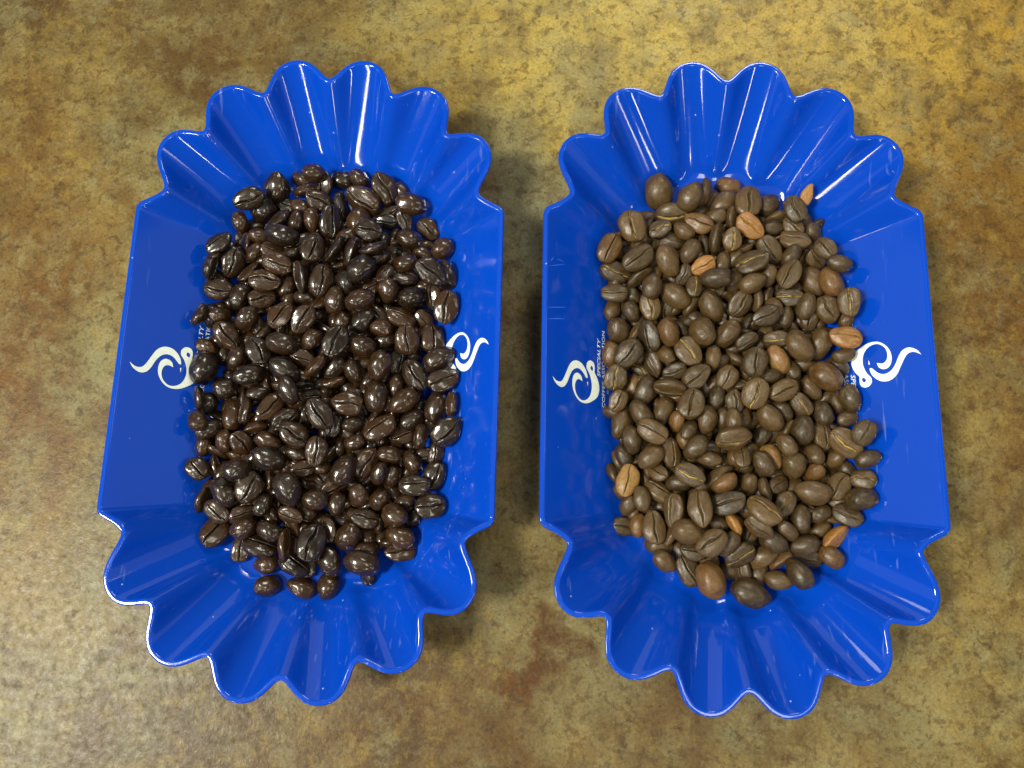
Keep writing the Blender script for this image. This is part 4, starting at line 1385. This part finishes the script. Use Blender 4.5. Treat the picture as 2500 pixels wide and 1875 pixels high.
-7565 -2454 852 70 -14 -212 447 879 620 447
-5608 512 712 281 7 67 408 945 580 424
-5127 4679 724 57 -302 383 -94 954 585 455
-7097 2333 840 191 8 -142 -440 821 590 457
-5545 2401 745 211 85 206 -395 835 651 457
-9218 1004 567 384 -200 -84 235 860 670 407
-10106 301 512 149 263 -309 -250 959 592 415
-5537 -268 798 242 200 -329 -208 877 678 412
-8429 -1497 679 50 109 -480 -72 833 673 452
-5717 4590 719 100 -449 -175 86 835 639 455
-4810 -2161 670 326 64 99 360 938 608 455
-6242 -1759 754 220 -447 37 -5 805 664 399
-7498 220 745 47 -268 417 -44 878 666 396
-10093 4024 521 355 -342 62 -54 899 674 426
-9438 3987 646 14 -495 -8 -69 936 596 413
-4901 -500 653 352 302 102 155 905 652 437
-5041 1976 743 464 17 21 -185 950 623 418
-5478 -1388 759 430 -24 152 -204 800 645 420
-4229 -4131 542 313 313 -212 -95 903 631 408
-6144 1544 770 196 -279 345 -121 829 595 447
-6847 1379 624 319 -362 120 -54 878 621 417
-8282 -3297 758 155 164 446 8 925 620 433
-6548 -3694 648 4 -478 -144 32 880 643 443
-8209 2553 692 257 182 -297 -251 802 655 436
-6658 -844 847 59 326 30 -373 859 659 426
-7068 -4399 817 147 190 351 -264 905 582 392
-5749 2950 708 494 72 10 -34 813 622 406
-7735 4002 479 342 327 156 39 820 617 408
-9262 2974 679 329 177 327 -55 913 664 407
-5939 851 773 169 -29 233 408 942 611 415
-6035 -2662 723 107 -324 -172 323 854 643 455
-7347 -3500 846 138 30 -38 478 955 595 403
-6296 544 816 245 -82 -115 -412 909 615 458
-3628 4751 457 21 73 -470 152 820 641 410
-5820 2087 668 41 -64 465 -168 800 658 432
-8835 -1708 737 153 230 -333 -251 829 615 450
-8380 -2354 799 171 237 -252 -318 844 669 442
-7713 -1916 795 269 -48 8 -419 892 640 418
-5463 4083 767 17 -233 -437 67 956 600 393
-3536 1550 424 232 -150 -161 384 815 604 442
-5200 -877 732 156 132 192 414 846 626 401
-9189 -3282 688 382 165 -168 -222 896 643 435
-8463 1735 777 299 249 -228 -216 917 596 439
-8711 354 737 222 194 263 306 904 672 411
-6371 2251 732 230 86 -306 -309 901 638 414
-7061 2931 830 273 -21 -100 407 942 650 435
-8828 -667 728 146 301 271 254 870 670 401
-4777 -3166 644 65 -54 -491 39 808 590 444
-5524 -4972 676 125 71 393 273 931 612 458
-7420 3558 786 171 -337 285 -159 805 618 458
-8368 1275 791 302 253 13 308 826 599 423
-6963 -531 603 103 -483 26 71 828 680 429
-8010 658 734 132 -145 -307 343 952 607 408
-7141 -5551 521 233 262 -72 349 885 595 424
-8553 -4516 722 425 8 212 155 947 592 409
-9465 -497 602 12 -107 -458 -169 866 675 428
-6836 3957 632 244 371 209 94 818 580 397
-3513 -1640 434 205 160 -94 417 874 617 441
-7801 -3905 828 172 51 156 440 884 622 443
-3612 -2836 398 92 478 -111 -31 856 658 399
-10195 -932 422 101 -47 -228 431 921 589 393
-8644 3582 718 37 -434 235 73 870 631 400
-4252 245 404 218 440 36 86 913 678 446
-7619 4261 815 52 359 276 206 910 635 459
-4330 -4944 549 200 245 -176 -345 852 656 409
-9674 -4992 500 256 170 251 304 814 628 392
-8361 4582 746 128 310 -333 -163 850 603 417
-9753 1929 588 346 238 -206 -178 921 668 453
-4573 -1094 654 234 311 305 73 889 661 454
-4189 -943 513 439 188 103 105 854 667 418"""
FILL1 = """5741 -5630 400 304 195 225 261 869 616 428
6397 -5775 400 334 156 265 209 817 595 428
7159 -5716 400 5 157 468 -80 862 677 454
8316 -5749 400 38 -185 378 -266 831 675 443
8985 -5705 400 275 -97 -360 187 813 645 446
9735 -5587 400 204 170 393 157 820 654 406
3575 -5111 467 26 55 -27 496 955 642 441
4055 -5249 400 365 -332 58 -53 923 669 394
4731 -5137 400 457 89 121 -137 871 600 436
5266 -5162 400 167 -144 -6 449 838 670 406
6662 -5157 400 151 419 151 169 919 660 402
8070 -5087 400 410 260 -35 -114 820 590 428
8631 -5185 400 344 -245 158 -217 808 655 443
9347 -5152 400 65 -86 308 -379 844 630 405
3791 -4573 400 175 -290 286 -232 895 670 433
4382 -4541 400 37 37 374 328 847 671 439
5069 -4597 400 47 47 340 360 941 642 453
5690 -4611 400 41 -332 -369 -48 917 585 448
6367 -4540 400 108 -140 156 441 892 593 394
7218 -4593 400 223 395 206 42 832 625 403
7758 -4600 400 177 21 25 467 891 647 396
8466 -4616 400 211 -118 387 -204 841 600 421
8986 -4557 400 19 162 -162 444 821 621 405
9705 -4581 400 492 -71 43 -38 915 620 441
10303 -4568 408 148 -30 111 464 914 611 393
3580 -3967 406 17 148 476 28 848 664 428
4163 -4011 400 223 385 -124 -192 923 667 415
4779 -4173 400 35 38 -476 -145 873 658 402
5404 -3926 400 85 -387 -304 21 899 678 411
6042 -3981 400 128 -477 -71 36 818 590 396
6628 -4081 400 365 270 -31 -207 831 619 407
7344 -4023 400 86 39 53 -488 905 646 451
8011 -4015 400 57 -263 412 90 827 640 459
8693 -4050 400 181 124 -143 -426 941 624 439
9432 -4002 400 108 -384 -296 57 893 598 454
10007 -4074 400 27 -294 -397 -71 858 670 452
3186 -3399 581 280 51 239 335 800 638 401
3829 -3416 400 203 77 151 424 872 604 428
4591 -3509 400 69 134 366 305 915 624 411
5107 -3446 400 39 -180 -462 53 906 595 397
5712 -3460 400 122 92 105 464 833 634 454
6484 -3464 400 104 -380 -291 99 952 583 432
7736 -3465 400 176 -385 230 -133 904 621 401
8318 -3534 400 474 -46 78 -131 940 673 404
9019 -3405 400 435 235 -77 4 847 675 395
9779 -3409 400 357 -300 165 -70 910 659 444
10272 -3541 400 403 -43 110 -271 840 581 435
3406 -2913 452 136 -229 -382 183 806 614 438
4138 -2870 400 15 -160 249 -402 935 629 427
4809 -2939 400 392 -57 225 -206 957 660 458
5427 -2846 400 274 122 -308 -256 864 677 450
6030 -2777 400 108 -268 311 -264 820 672 438
6753 -2845 400 226 420 149 26 879 638 394
7443 -2853 400 239 190 -239 -316 835 645 459
8163 -2939 400 12 469 162 63 828 602 450
8695 -2943 400 130 -452 -161 53 875 594 428
9275 -2974 400 148 -116 -295 357 854 634 429
9934 -2885 400 205 -165 303 -298 882 588 438
10667 -2885 533 32 -478 136 -48 821 628 455
3728 -2349 400 192 25 -199 416 865 676 406
4494 -2420 400 16 -108 418 -252 882 587 416
5112 -2372 400 364 64 57 -332 934 623 432
5814 -2270 400 93 159 -21 -464 805 654 411
6407 -2414 400 137 78 -453 140 955 611 402
7070 -2296 400 55 -90 482 -79 828 666 440
8387 -2329 400 259 192 -177 -339 859 642 390
8867 -2378 400 138 -281 305 -243 870 654 408
9603 -2320 400 467 -47 32 -169 946 618 430
10216 -2327 400 75 65 199 448 880 654 446
4167 -1676 400 344 64 -55 -353 918 628 398
4757 -1696 400 126 314 -365 48 952 606 402
5419 -1862 400 231 164 -388 -138 863 608 440
6166 -1819 400 469 -67 -78 -139 810 671 425
6689 -1829 400 189 -165 -428 -60 875 638 419
7440 -1755 400 272 7 162 387 946 634 414
8026 -1773 400 467 17 -94 -150 884 649 431
8842 -1747 400 140 120 441 148 950 591 447
9242 -1796 400 326 28 171 338 810 637 443
9973 -1824 400 155 269 303 249 860 648 424
10589 -1713 489 384 309 -37 -75 911 676 420
3141 -1318 611 119 -27 388 291 930 585 408
3777 -1284 400 12 -47 435 -241 910 586 446
4417 -1332 400 488 52 98 -3 938 614 458
5099 -1161 400 39 -58 425 -254 836 679 419
5859 -1213 400 43 -138 -413 241 928 677 409
6483 -1156 400 72 -402 -288 18 835 643 437
7058 -1229 400 59 37 494 -31 892 649 426
7707 -1320 400 148 367 278 126 929 674 455
8288 -1304 400 212 334 -185 -243 854 605 405
9035 -1225 400 257 256 -160 -304 882 582 391
9618 -1233 400 2 468 102 143 815 584 410
10323 -1296 404 78 405 -274 -71 848 638 449
3505 -703 417 259 -204 -129 353 837 661 453
4169 -677 400 271 414 69 10 802 581 443
4764 -560 400 154 -174 -253 363 825 605 442
5392 -629 400 283 224 -189 -291 859 615 412
6069 -721 400 192 -323 214 -251 957 661 449
6738 -662 400 226 -394 207 -23 931 587 395
7292 -591 400 181 264 -283 -260 835 625 452
7944 -557 400 151 -8 267 -395 892 588 458
8606 -671 400 493 -18 -3 -79 833 618 415
9347 -575 400 23 118 485 3 903 623 406
9909 -641 400 264 -406 -125 -1 949 607 407
3232 -187 541 294 392 7 -97 905 614 438
5091 -66 400 51 495 -30 -41 836 580 414
5846 -80 400 64 -477 133 -19 861 599 403
6457 -169 400 84 209 341 288 942 581 428
7073 -97 400 29 431 -245 -56 858 588 407
7595 -9 400 34 358 -338 -80 910 630 439
8338 17 400 185 -253 291 -259 834 600 409
8929 -67 400 279 -130 -24 -393 889 630 397
9652 -125 400 333 341 69 136 945 635 435
10325 -60 404 45 -88 -286 398 831 585 403
3416 373 444 49 474 147 33 944 650 425
4769 345 400 358 -83 -64 333 940 651 419
5424 348 400 76 -31 464 -168 907 648 410
6043 484 400 7 -1 -461 193 815 629 448
6756 491 400 232 -327 267 -132 822 659 431
7411 408 400 492 80 -3 -35 833 663 413
8044 422 400 125 340 343 -32 916 679 412
8645 367 400 98 365 -326 32 844 644 449
9877 475 400 94 144 372 287 926 674 445
10676 495 546 474 80 -5 136 822 624 403
3181 1037 575 70 -14 495 4 890 679 421
3774 1040 400 89 172 448 -107 893 669 432
4442 890 400 406 -290 5 26 862 647 430
5135 923 400 250 -49 -1 -430 903 659 454
5695 1075 400 168 -438 -173 -9 837 655 444
7013 1003 400 281 -83 14 -405 831 655 404
7635 1080 400 104 -333 -358 -22 905 669 400
8376 1027 400 10 -440 45 -233 819 657 440
9028 1030 400 424 -252 -54 63 803 643 435
9587 982 400 355 259 172 165 861 597 451
10338 1064 407 138 195 -360 -252 937 664 405
3454 1592 429 146 -473 -61 -39 896 593 428
4083 1532 400 59 -119 417 -242 930 612 453
4772 1612 400 434 -157 -81 -174 866 656 420
5375 1497 400 474 154 -5 40 824 607 449
6082 1655 400 436 -176 -57 -161 947 585 416
6675 1661 400 128 313 368 -4 947 620 437
7286 1530 400 150 -118 -457 -67 811 626 426
7930 1523 400 224 88 -395 -190 960 658 442
8751 1507 400 309 -135 -124 348 814 658 418
10689 1622 558 400 -287 -10 -89 909 599 435
3786 2161 400 85 438 -205 -95 815 630 427
4519 2195 400 141 113 85 458 822 601 401
5068 2034 400 160 -4 328 342 900 592 427
5812 2090 400 479 -137 -42 -8 906 632 405
6323 2204 400 447 -111 -17 194 914 585 432
7043 2110 400 298 -238 -178 270 897 602 437
7610 2119 400 357 212 104 -258 935 623 414
8365 2173 400 421 112 140 201 835 582 408
9045 2122 400 321 -38 -105 367 932 635 426
9589 2174 400 230 107 235 361 865 580 443
10333 2138 406 177 -305 -239 262 922 678 440
3535 2660 409 26 -243 433 -54 899 661 459
4013 2715 400 164 25 -39 -470 837 636 392
4727 2734 400 118 -178 -427 150 825 588 407
5489 2637 400 454 -176 -4 -112 915 609 440
6001 2656 400 27 432 -249 -20 904 602 422
6676 2694 400 171 -274 -304 230 892 656 410
7430 2697 400 118 -361 324 -18 909 602 438
7956 2755 400 131 -10 -243 -417 905 590 397
8646 2713 400 52 485 -23 108 824 627 445
9452 2779 400 477 22 -23 -145 806 650 421
9926 2711 400 6 -81 -490 -54 841 638 449
10692 2660 562 391 -287 89 -85 879 627 439
3192 3252 561 268 -160 329 -210 871 594 440
3711 3373 400 207 61 -84 443 854 664 450
4407 3237 400 458 -126 74 -138 949 613 429
5078 3255 400 419 10 -37 -271 950 666 404
5734 3277 400 68 -471 103 112 845 631 459
6418 3296 400 126 124 -383 -268 816 609 391
7062 3266 400 172 -397 242 -65 936 658 439
7613 3226 400 69 36 -489 -71 856 598 452
8295 3166 400 420 120 106 220 865 589 397
8862 3195 400 297 271 160 250 828 616 391
9665 3300 400 414 -193 -146 142 956 596 455
10202 3138 400 404 -162 -157 188 881 674 450
3522 3815 411 487 -27 -30 -104 897 630 409
4161 3842 400 304 -261 198 -225 857 592 425
4800 3729 400 80 129 -465 -104 842 676 392
5496 3848 400 384 320 10 8 940 587 427
6086 3863 400 169 1 17 470 890 655 391
6872 3696 400 94 442 4 214 865 634 417
7442 3823 400 484 48 1 -114 942 601 393
8039 3731 400 128 -28 286 -388 921 669 429
8589 3858 400 28 25 -85 491 898 666 423
9308 3762 400 427 41 -51 -251 894 616 399
10026 4025 400 228 78 -383 -213 852 590 441
10647 3784 534 115 -486 21 2 924 601 451
3224 4313 549 388 -294 -110 22 804 660 456
5102 4389 400 301 317 56 237 826 678 419
5752 4297 400 264 -401 -133 38 888 611 439
6408 4394 400 279 -70 22 -408 875 675 398
7847 4438 400 358 50 -55 -341 857 627 408
8251 4376 400 488 -69 -52 62 871 598 403
8993 4384 400 118 94 345 329 878 671 451
10445 4311 441 276 129 351 -186 808 650 391
3433 4967 497 496 46 7 -41 805 605 449
4160 4983 400 18 188 -454 -89 884 644 411
4830 4964 400 54 74 -434 -230 914 603 424
5523 4931 400 370 67 75 321 878 622 454
6015 4935 400 3 305 -389 74 875 658 393
6681 4937 400 43 -400 289 -65 930 652 422
7320 4927 400 29 18 214 -451 884 652 422
8013 5075 400 496 -20 55 17 931 616 392
8711 4874 400 87 114 -425 -221 903 625 420
9308 4889 400 173 -140 -81 441 929 676 400
9946 4973 400 68 -55 411 -271 814 612 454
3721 5552 468 212 365 268 16 828 593 401
4381 5502 400 229 -178 323 -249 883 647 419
5163 5463 400 68 -450 -184 93 955 660 395
5830 5505 400 7 -140 -287 384 957 624 404
6406 5551 400 67 27 405 284 804 592 394
6991 5504 400 323 164 -209 -274 910 604 458
7723 5486 400 17 353 353 23 880 676 433
9029 5430 400 84 -192 424 -162 942 625 413
9633 5515 400 31 -62 243 431 888 621 444
10351 5550 575 399 233 98 162 802 605 413
4892 1161 664 112 -56 283 -393 809 616 437
5985 3048 822 215 -440 42 -93 813 659 424
6844 -3790 671 189 -419 -159 114 856 625 410
7179 4202 717 69 475 78 118 816 600 400
6618 1025 682 226 292 -106 -320 883 587 438
6750 -2496 665 119 -477 -75 51 935 668 446
6789 3163 733 295 45 -122 -382 830 639 434
6206 -1571 792 180 27 -9 -466 861 614 451
7642 -4644 808 230 -428 111 38 900 665 410
4780 -2118 650 72 438 228 34 834 595 422
5139 4021 710 392 -24 289 -112 866 631 396
7753 3061 813 256 190 41 -383 876 583 398
7705 -348 795 184 249 -11 -392 946 650 399
4275 -228 553 217 -449 -24 26 938 650 391
7787 620 805 228 -318 242 -196 948 669 409
7046 -5273 563 19 -442 -227 -53 886 674 442
5802 -5005 705 260 328 167 -217 912 609 455
8123 -4497 650 307 338 168 116 864 609 438
5742 -1640 581 167 -120 -241 -387 825 603 428
7700 1898 793 311 297 189 173 812 670 392
5062 585 702 490 22 -88 46 951 632 412
4862 3044 704 158 -267 344 -188 839 670 443
6003 4104 801 464 69 -13 174 839 610 421
4040 4293 423 438 -149 -81 173 873 615 452
6172 -2898 836 417 -212 44 -170 949 648 443
8359 5478 491 394 -305 -33 18 889 625 407
8522 -1474 739 8 -189 -450 -109 869 674 413
7735 -2597 698 439 127 99 177 926 646 426
7998 3443 720 144 -124 4 463 816 607 402
8193 1982 800 121 -45 269 -402 941 617 413
6076 4535 707 172 387 212 161 826 606 415
5848 615 825 146 166 433 115 808 598 459
7066 1317 794 337 -10 126 -347 848 635 431
7854 -3673 765 135 460 90 111 865 589 392
9444 4387 451 321 153 -155 -315 875 637 396
5755 -3303 806 234 365 -209 -136 928 634 426
7212 -4382 825 50 89 171 459 829 662 449
6762 4291 630 249 231 -214 -298 927 583 401
8321 -412 662 496 -58 5 31 860 607 427
5518 15 697 296 123 272 271 858 651 394
6997 294 710 38 134 -480 9 858 676 421
5654 -444 714 95 79 408 261 913 631 438
9100 -3760 710 27 283 -405 71 959 623 430
7024 -4841 719 145 -99 -90 459 907 593 460
8717 -2585 762 134 9 186 444 889 606 456
6280 -4172 695 116 -153 337 -316 821 601 407
4053 744 519 274 238 344 21 807 617 424
5588 1858 747 32 -177 430 -182 919 675 395
5785 -2597 726 254 -190 -219 319 839 660 457
7628 208 820 380 73 311 61 906 606 459
6225 -2021 779 383 -74 -239 202 944 651 401
8921 3786 727 76 -144 -46 -471 903 603 430
6656 2076 841 475 3 -137 -73 870 671 392
7412 -3725 749 289 101 -65 -390 855 648 423
8880 2420 663 323 -298 -156 180 915 597 427
5384 1093 708 34 376 311 -104 806 585 446
6395 394 696 146 -265 -398 -4 864 642 431
4729 -2631 679 232 -159 227 -345 946 627 454
6028 2071 783 79 -115 -458 146 824 590 457
7035 -1698 638 27 -93 485 76 860 615 456
8482 3492 586 66 -123 470 -100 950 622 414
4706 -1079 598 23 -379 22 324 911 615 428
6600 -2911 861 245 -53 62 428 876 621 434
6551 -193 862 98 -167 366 -280 934 649 421
6194 -5116 593 140 235 -384 -166 803 613 451
7663 -5224 641 421 -41 26 265 929 607 442
6828 -3271 715 230 -49 -252 -362 807 594 435
8710 1916 619 303 -305 -70 -245 901 606 431
7296 -2167 779 286 95 -146 -371 908 600 426
5779 -4247 617 310 206 181 280 926 649 448
9323 1761 577 279 5 -296 290 819 661 402
8656 4251 637 9 -5 484 -124 898 586 408
5456 -1128 649 433 -187 32 -162 904 666 392
6014 1199 800 479 -88 47 -102 819 594 419
5987 3567 813 49 -317 -383 -24 872 619 394
6410 3840 857 395 134 136 239 897 630 417
8784 -419 719 61 327 -135 348 845 679 415
9273 3233 621 101 375 -308 -69 829 670 400
7566 -2975 795 12 453 212 -8 847 643 426
4637 4361 584 161 -23 436 -183 858 629 420
8071 -3222 709 363 142 179 256 871 637 403
9606 -1659 627 391 -71 94 -289 870 652 399
7852 2506 727 24 -82 449 203 876 653 416
8280 335 766 260 -47 -229 -357 810 629 433
8196 -3920 777 71 -58 -478 113 875 629 429
7618 -2190 456 171 67 4 -465 947 591 436
7311 -3462 402 293 -39 31 402 911 648 423
9387 -946 635 410 -42 14 283 922 630 394
6966 2350 737 104 160 351 301 863 582 436
8104 -828 737 106 61 -53 -482 852 670 423
4130 -2144 435 246 -38 -85 425 830 635 438
8656 -948 764 100 220 -425 -106 936 672 433
7968 4169 754 251 248 347 71 935 668 402
8510 -3201 720 110 412 -259 38 876 618 400
9796 1526 438 204 453 -41 35 804 658 441
6306 1661 853 253 95 71 -415 874 583 432
6154 -3184 522 203 136 178 398 864 616 447
6818 3639 850 297 -213 147 -308 955 621 398
7056 -964 827 35 321 375 70 856 640 440
6398 2886 674 472 46 103 121 924 658 439
7524 3564 822 203 -333 -242 198 895 592 459
8914 633 633 109 204 415 157 914 636 440
8466 -1958 609 162 467 -13 73 827 630 431
7288 -301 851 138 -131 190 421 936 629 420
6894 1700 863 416 152 -81 -217 827 660 402
6967 5112 666 3 -181 -447 132 800 590 418
7189 -2633 673 98 282 364 168 806 636 414
5101 2453 424 292 256 -224 -221 872 639 414
8658 -1 743 137 26 -448 -172 896 614 419
5321 -3695 765 273 173 -332 -187 890 587 433
7562 5167 667 201 75 59 -448 953 601 430
7742 -4220 733 134 -152 315 -331 845 587 414
6135 -1029 757 142 -328 -313 156 933 631 400
5752 -2061 807 167 -461 -96 -14 857 605 406
9342 1299 625 198 -109 -426 -133 921 625 442
10379 -758 452 375 208 -16 256 933 643 438
6155 -4686 760 102 -415 178 189 877 659 448
5337 -4191 769 301 132 -377 -5 900 642 393
6725 -4452 792 89 28 400 285 926 649 401
4460 -3122 602 206 -329 -289 125 880 615 435
5182 -367 681 202 -390 -221 91 867 639 448
7382 2620 820 278 368 -116 -155 866 661 438
7328 5783 392 302 370 145 33 916 666 410
7804 1376 813 423 243 -3 -111 955 637 449
8384 1632 594 135 -267 345 -205 857 613 430
6354 2461 845 326 220 187 246 875 659 399
9185 -2222 677 7 443 226 -51 856 600 444
6659 -1144 790 22 499 -5 29 804 589 406
5325 2996 652 7 -25 350 -356 884 667 444
10091 3606 414 136 195 437 -54 951 641 416
9381 -4370 649 407 -210 -106 -171 917 632 397
8284 3833 787 156 -214 424 -17 803 648 396
6241 1207 393 159 -133 -33 -454 878 631 444
7987 39 642 69 454 -183 -73 909 657 408
5085 1716 676 61 -255 426 -18 904 619 422
9259 -188 657 406 -28 40 -287 830 655 418
4442 1241 651 107 -47 398 -279 815 627 450
8713 -4504 729 81 -363 -293 160 849 588 433
10290 4720 423 81 -52 -394 292 809 657 459
9970 -1039 539 429 -20 -59 -248 850 648 453
7317 2111 735 89 -474 127 -29 904 644 407
5948 42 831 257 417 84 51 934 606 450
5460 4308 783 489 -92 -20 39 882 615 417
5275 -3151 743 59 34 -97 486 878 656 426
8648 1177 745 80 286 402 -13 893 605 408
4147 2038 582 9 476 135 -74 932 617 437
7299 606 857 398 -234 47 -187 823 625 427
5442 2467 783 307 -322 -159 165 951 663 395
10312 -3101 429 447 105 79 -180 866 678 449
6328 -2490 827 126 483 14 29 832 615 458
6906 -518 822 388 288 -11 130 873 585 431
5378 -4792 635 438 -87 206 -93 817 622 413
8992 -3074 702 1 -464 -164 -87 808 603 412"""
MATS = {0: {'': M_DARK, 't': M_DARK, 'y': M_DARK}, 1: {'': M_BROWN, 'y': M_CHAFF, 't': M_TAN, 'o': M_GOLD, 'p': M_PALE}}
ORD = 'first second third fourth fifth sixth seventh eighth ninth tenth eleventh twelfth thirteenth fourteenth fifteenth sixteenth seventeenth eighteenth nineteenth twentieth twenty-first twenty-second twenty-third twenty-fourth twenty-fifth'.split()
POSE = {'U': 'crease up', 'D': 'dome up', 'E': 'on its edge'}
SPECIAL = {}
rs = random.Random(5)
for k, txt in enumerate((BEANS0, BEANS1)):
    rows = [l.split() for l in txt.strip().splitlines()]
    px = [int(r[0]) for r in rows]; py = [int(r[1]) for r in rows]
    x0, x1, y0, y1 = min(px), max(px), min(py), max(py)
    order = {}
    nrow = 19
    byrow = {}
    for i in range(len(rows)):
        byrow.setdefault(min(nrow - 1, int(nrow * (y1 - py[i]) / (y1 - y0 + 1))), []).append(i)
    for rw, ids in byrow.items():
        for n_, i in enumerate(sorted(ids, key=lambda j: px[j] if k == 0 else -px[j])):
            order[i] = (rw, n_)
    for i, r in enumerate(rows):
        x, y, z, qw, qx, qy, qz, L, W, T = map(int, r[:10])
        pose, tint = r[10][0], r[10][1:]
        mat = MATS[k].get(tint, MATS[k][''])
        o = bpy.data.objects.new(('dark_roast_bean', 'brown_roast_bean')[k], bean_data(rs.randrange(NV), mat))
        col.objects.link(o)
        o.location = (x / 1e5, y / 1e5, z / 1e5)
        o.rotation_mode = 'QUATERNION'
        o.rotation_quaternion = Quaternion((qw, qx, qy, qz)).normalized()
        o.scale = (L / 1e5, W / 1e5, T / 1e5)
        size = 'small ' if L < 780 else 'large ' if L > 1020 else ''
        look = ('oily near-black', {'': 'matte brown', 'y': 'chaff-flecked brown', 't': 'reddish tan', 'o': 'golden orange', 'p': 'pale tan'}.get(tint, 'matte brown'))[k]
        lab = SPECIAL.get((k, i)) or '%s%s bean %s, %s from outer wall, %s row down %s heap' % (size, look, POSE[pose], ORD[order[i][1]], ORD[order[i][0]], ('dark', 'brown')[k])
        tag(o, lab, ('dark coffee bean', 'brown coffee bean')[k], ('oily dark beans heaped in one blue tray', 'matte brown beans heaped in one blue tray')[k])

# beans buried under the visible ones, too hidden to pick apart
for k, txt in enumerate((FILL0, FILL1)):
    V, F, CR = [], [], []
    for i, l in enumerate(txt.strip().splitlines()):
        x, y, z, qw, qx, qy, qz, L, W, T = map(int, l.split())
        v0, f0, c0 = LOW[i % len(LOW)]
        R = Quaternion((qw, qx, qy, qz)).normalized().to_matrix()
        n = len(V)
        for v in v0:
            V.append(R @ Vector((v.x * L / 1e5, v.y * W / 1e5, v.z * T / 1e5)) + Vector((x / 1e5, y / 1e5, z / 1e5)))
        F += [tuple(a + n for a in f) for f in f0]; CR += c0
    me = make_mesh('buried_beans', V, F, CR, (M_DARK_FILL, M_BROWN_FILL)[k])
    o = bpy.data.objects.new('buried_beans', me); col.objects.link(o)
    tag(o, ('oily dark beans buried beneath the top of the dark heap', 'brown beans buried beneath the top of the brown heap')[k], 'coffee beans', kind='stuff')

# broken golden chip standing at the far edge of the brown heap, and a white crumb on the table
def lump(name, seed, mat, rough):
    bm = bmesh.new(); bmesh.ops.create_icosphere(bm, subdivisions=3, radius=.5)
    off = Vector((seed * 3.1, seed * 1.7, seed))
    for v in bm.verts:
        v.co += noise.noise_vector(v.co * 3.0 + off) * rough
        if name == 'bean_fragment':
            v.co.z = max(-.32, min(.22, v.co.z)); v.co.y *= 1 - .35 * v.co.x
    for f in bm.faces: f.smooth = True
    me = bpy.data.meshes.new(name); bm.to_mesh(me); bm.free(); me.materials.append(mat)
    o = bpy.data.objects.new(name, me); col.objects.link(o); return o

fr = lump('bean_fragment', 4, M_GOLD, .16)
fr.location = (0.09853, 0.06401, 0.0125)
ax = (RIGHT * .36 + UP * .90 + Vector((0, 0, .25))).normalized(); nz_ = (-FWD - ax * (-FWD).dot(ax)).normalized(); by_ = nz_.cross(ax)
fr.rotation_mode = 'QUATERNION'
fr.rotation_quaternion = Matrix((ax, by_, nz_)).transposed().to_quaternion()
fr.scale = (.0082, .0038, .0032)
tag(fr, 'golden broken bean chip standing at the far edge of the brown heap', 'bean chip')
cb = lump('crumb', 9, M_INK, .25)
cb.location = (0.13317, -0.07941, 0.0006)
cb.scale = (.0022, .0014, .0012); cb.rotation_euler = (0, 0, .3)
tag(cb, 'tiny white crumb on the table beside a scalloped tray lobe', 'crumb')
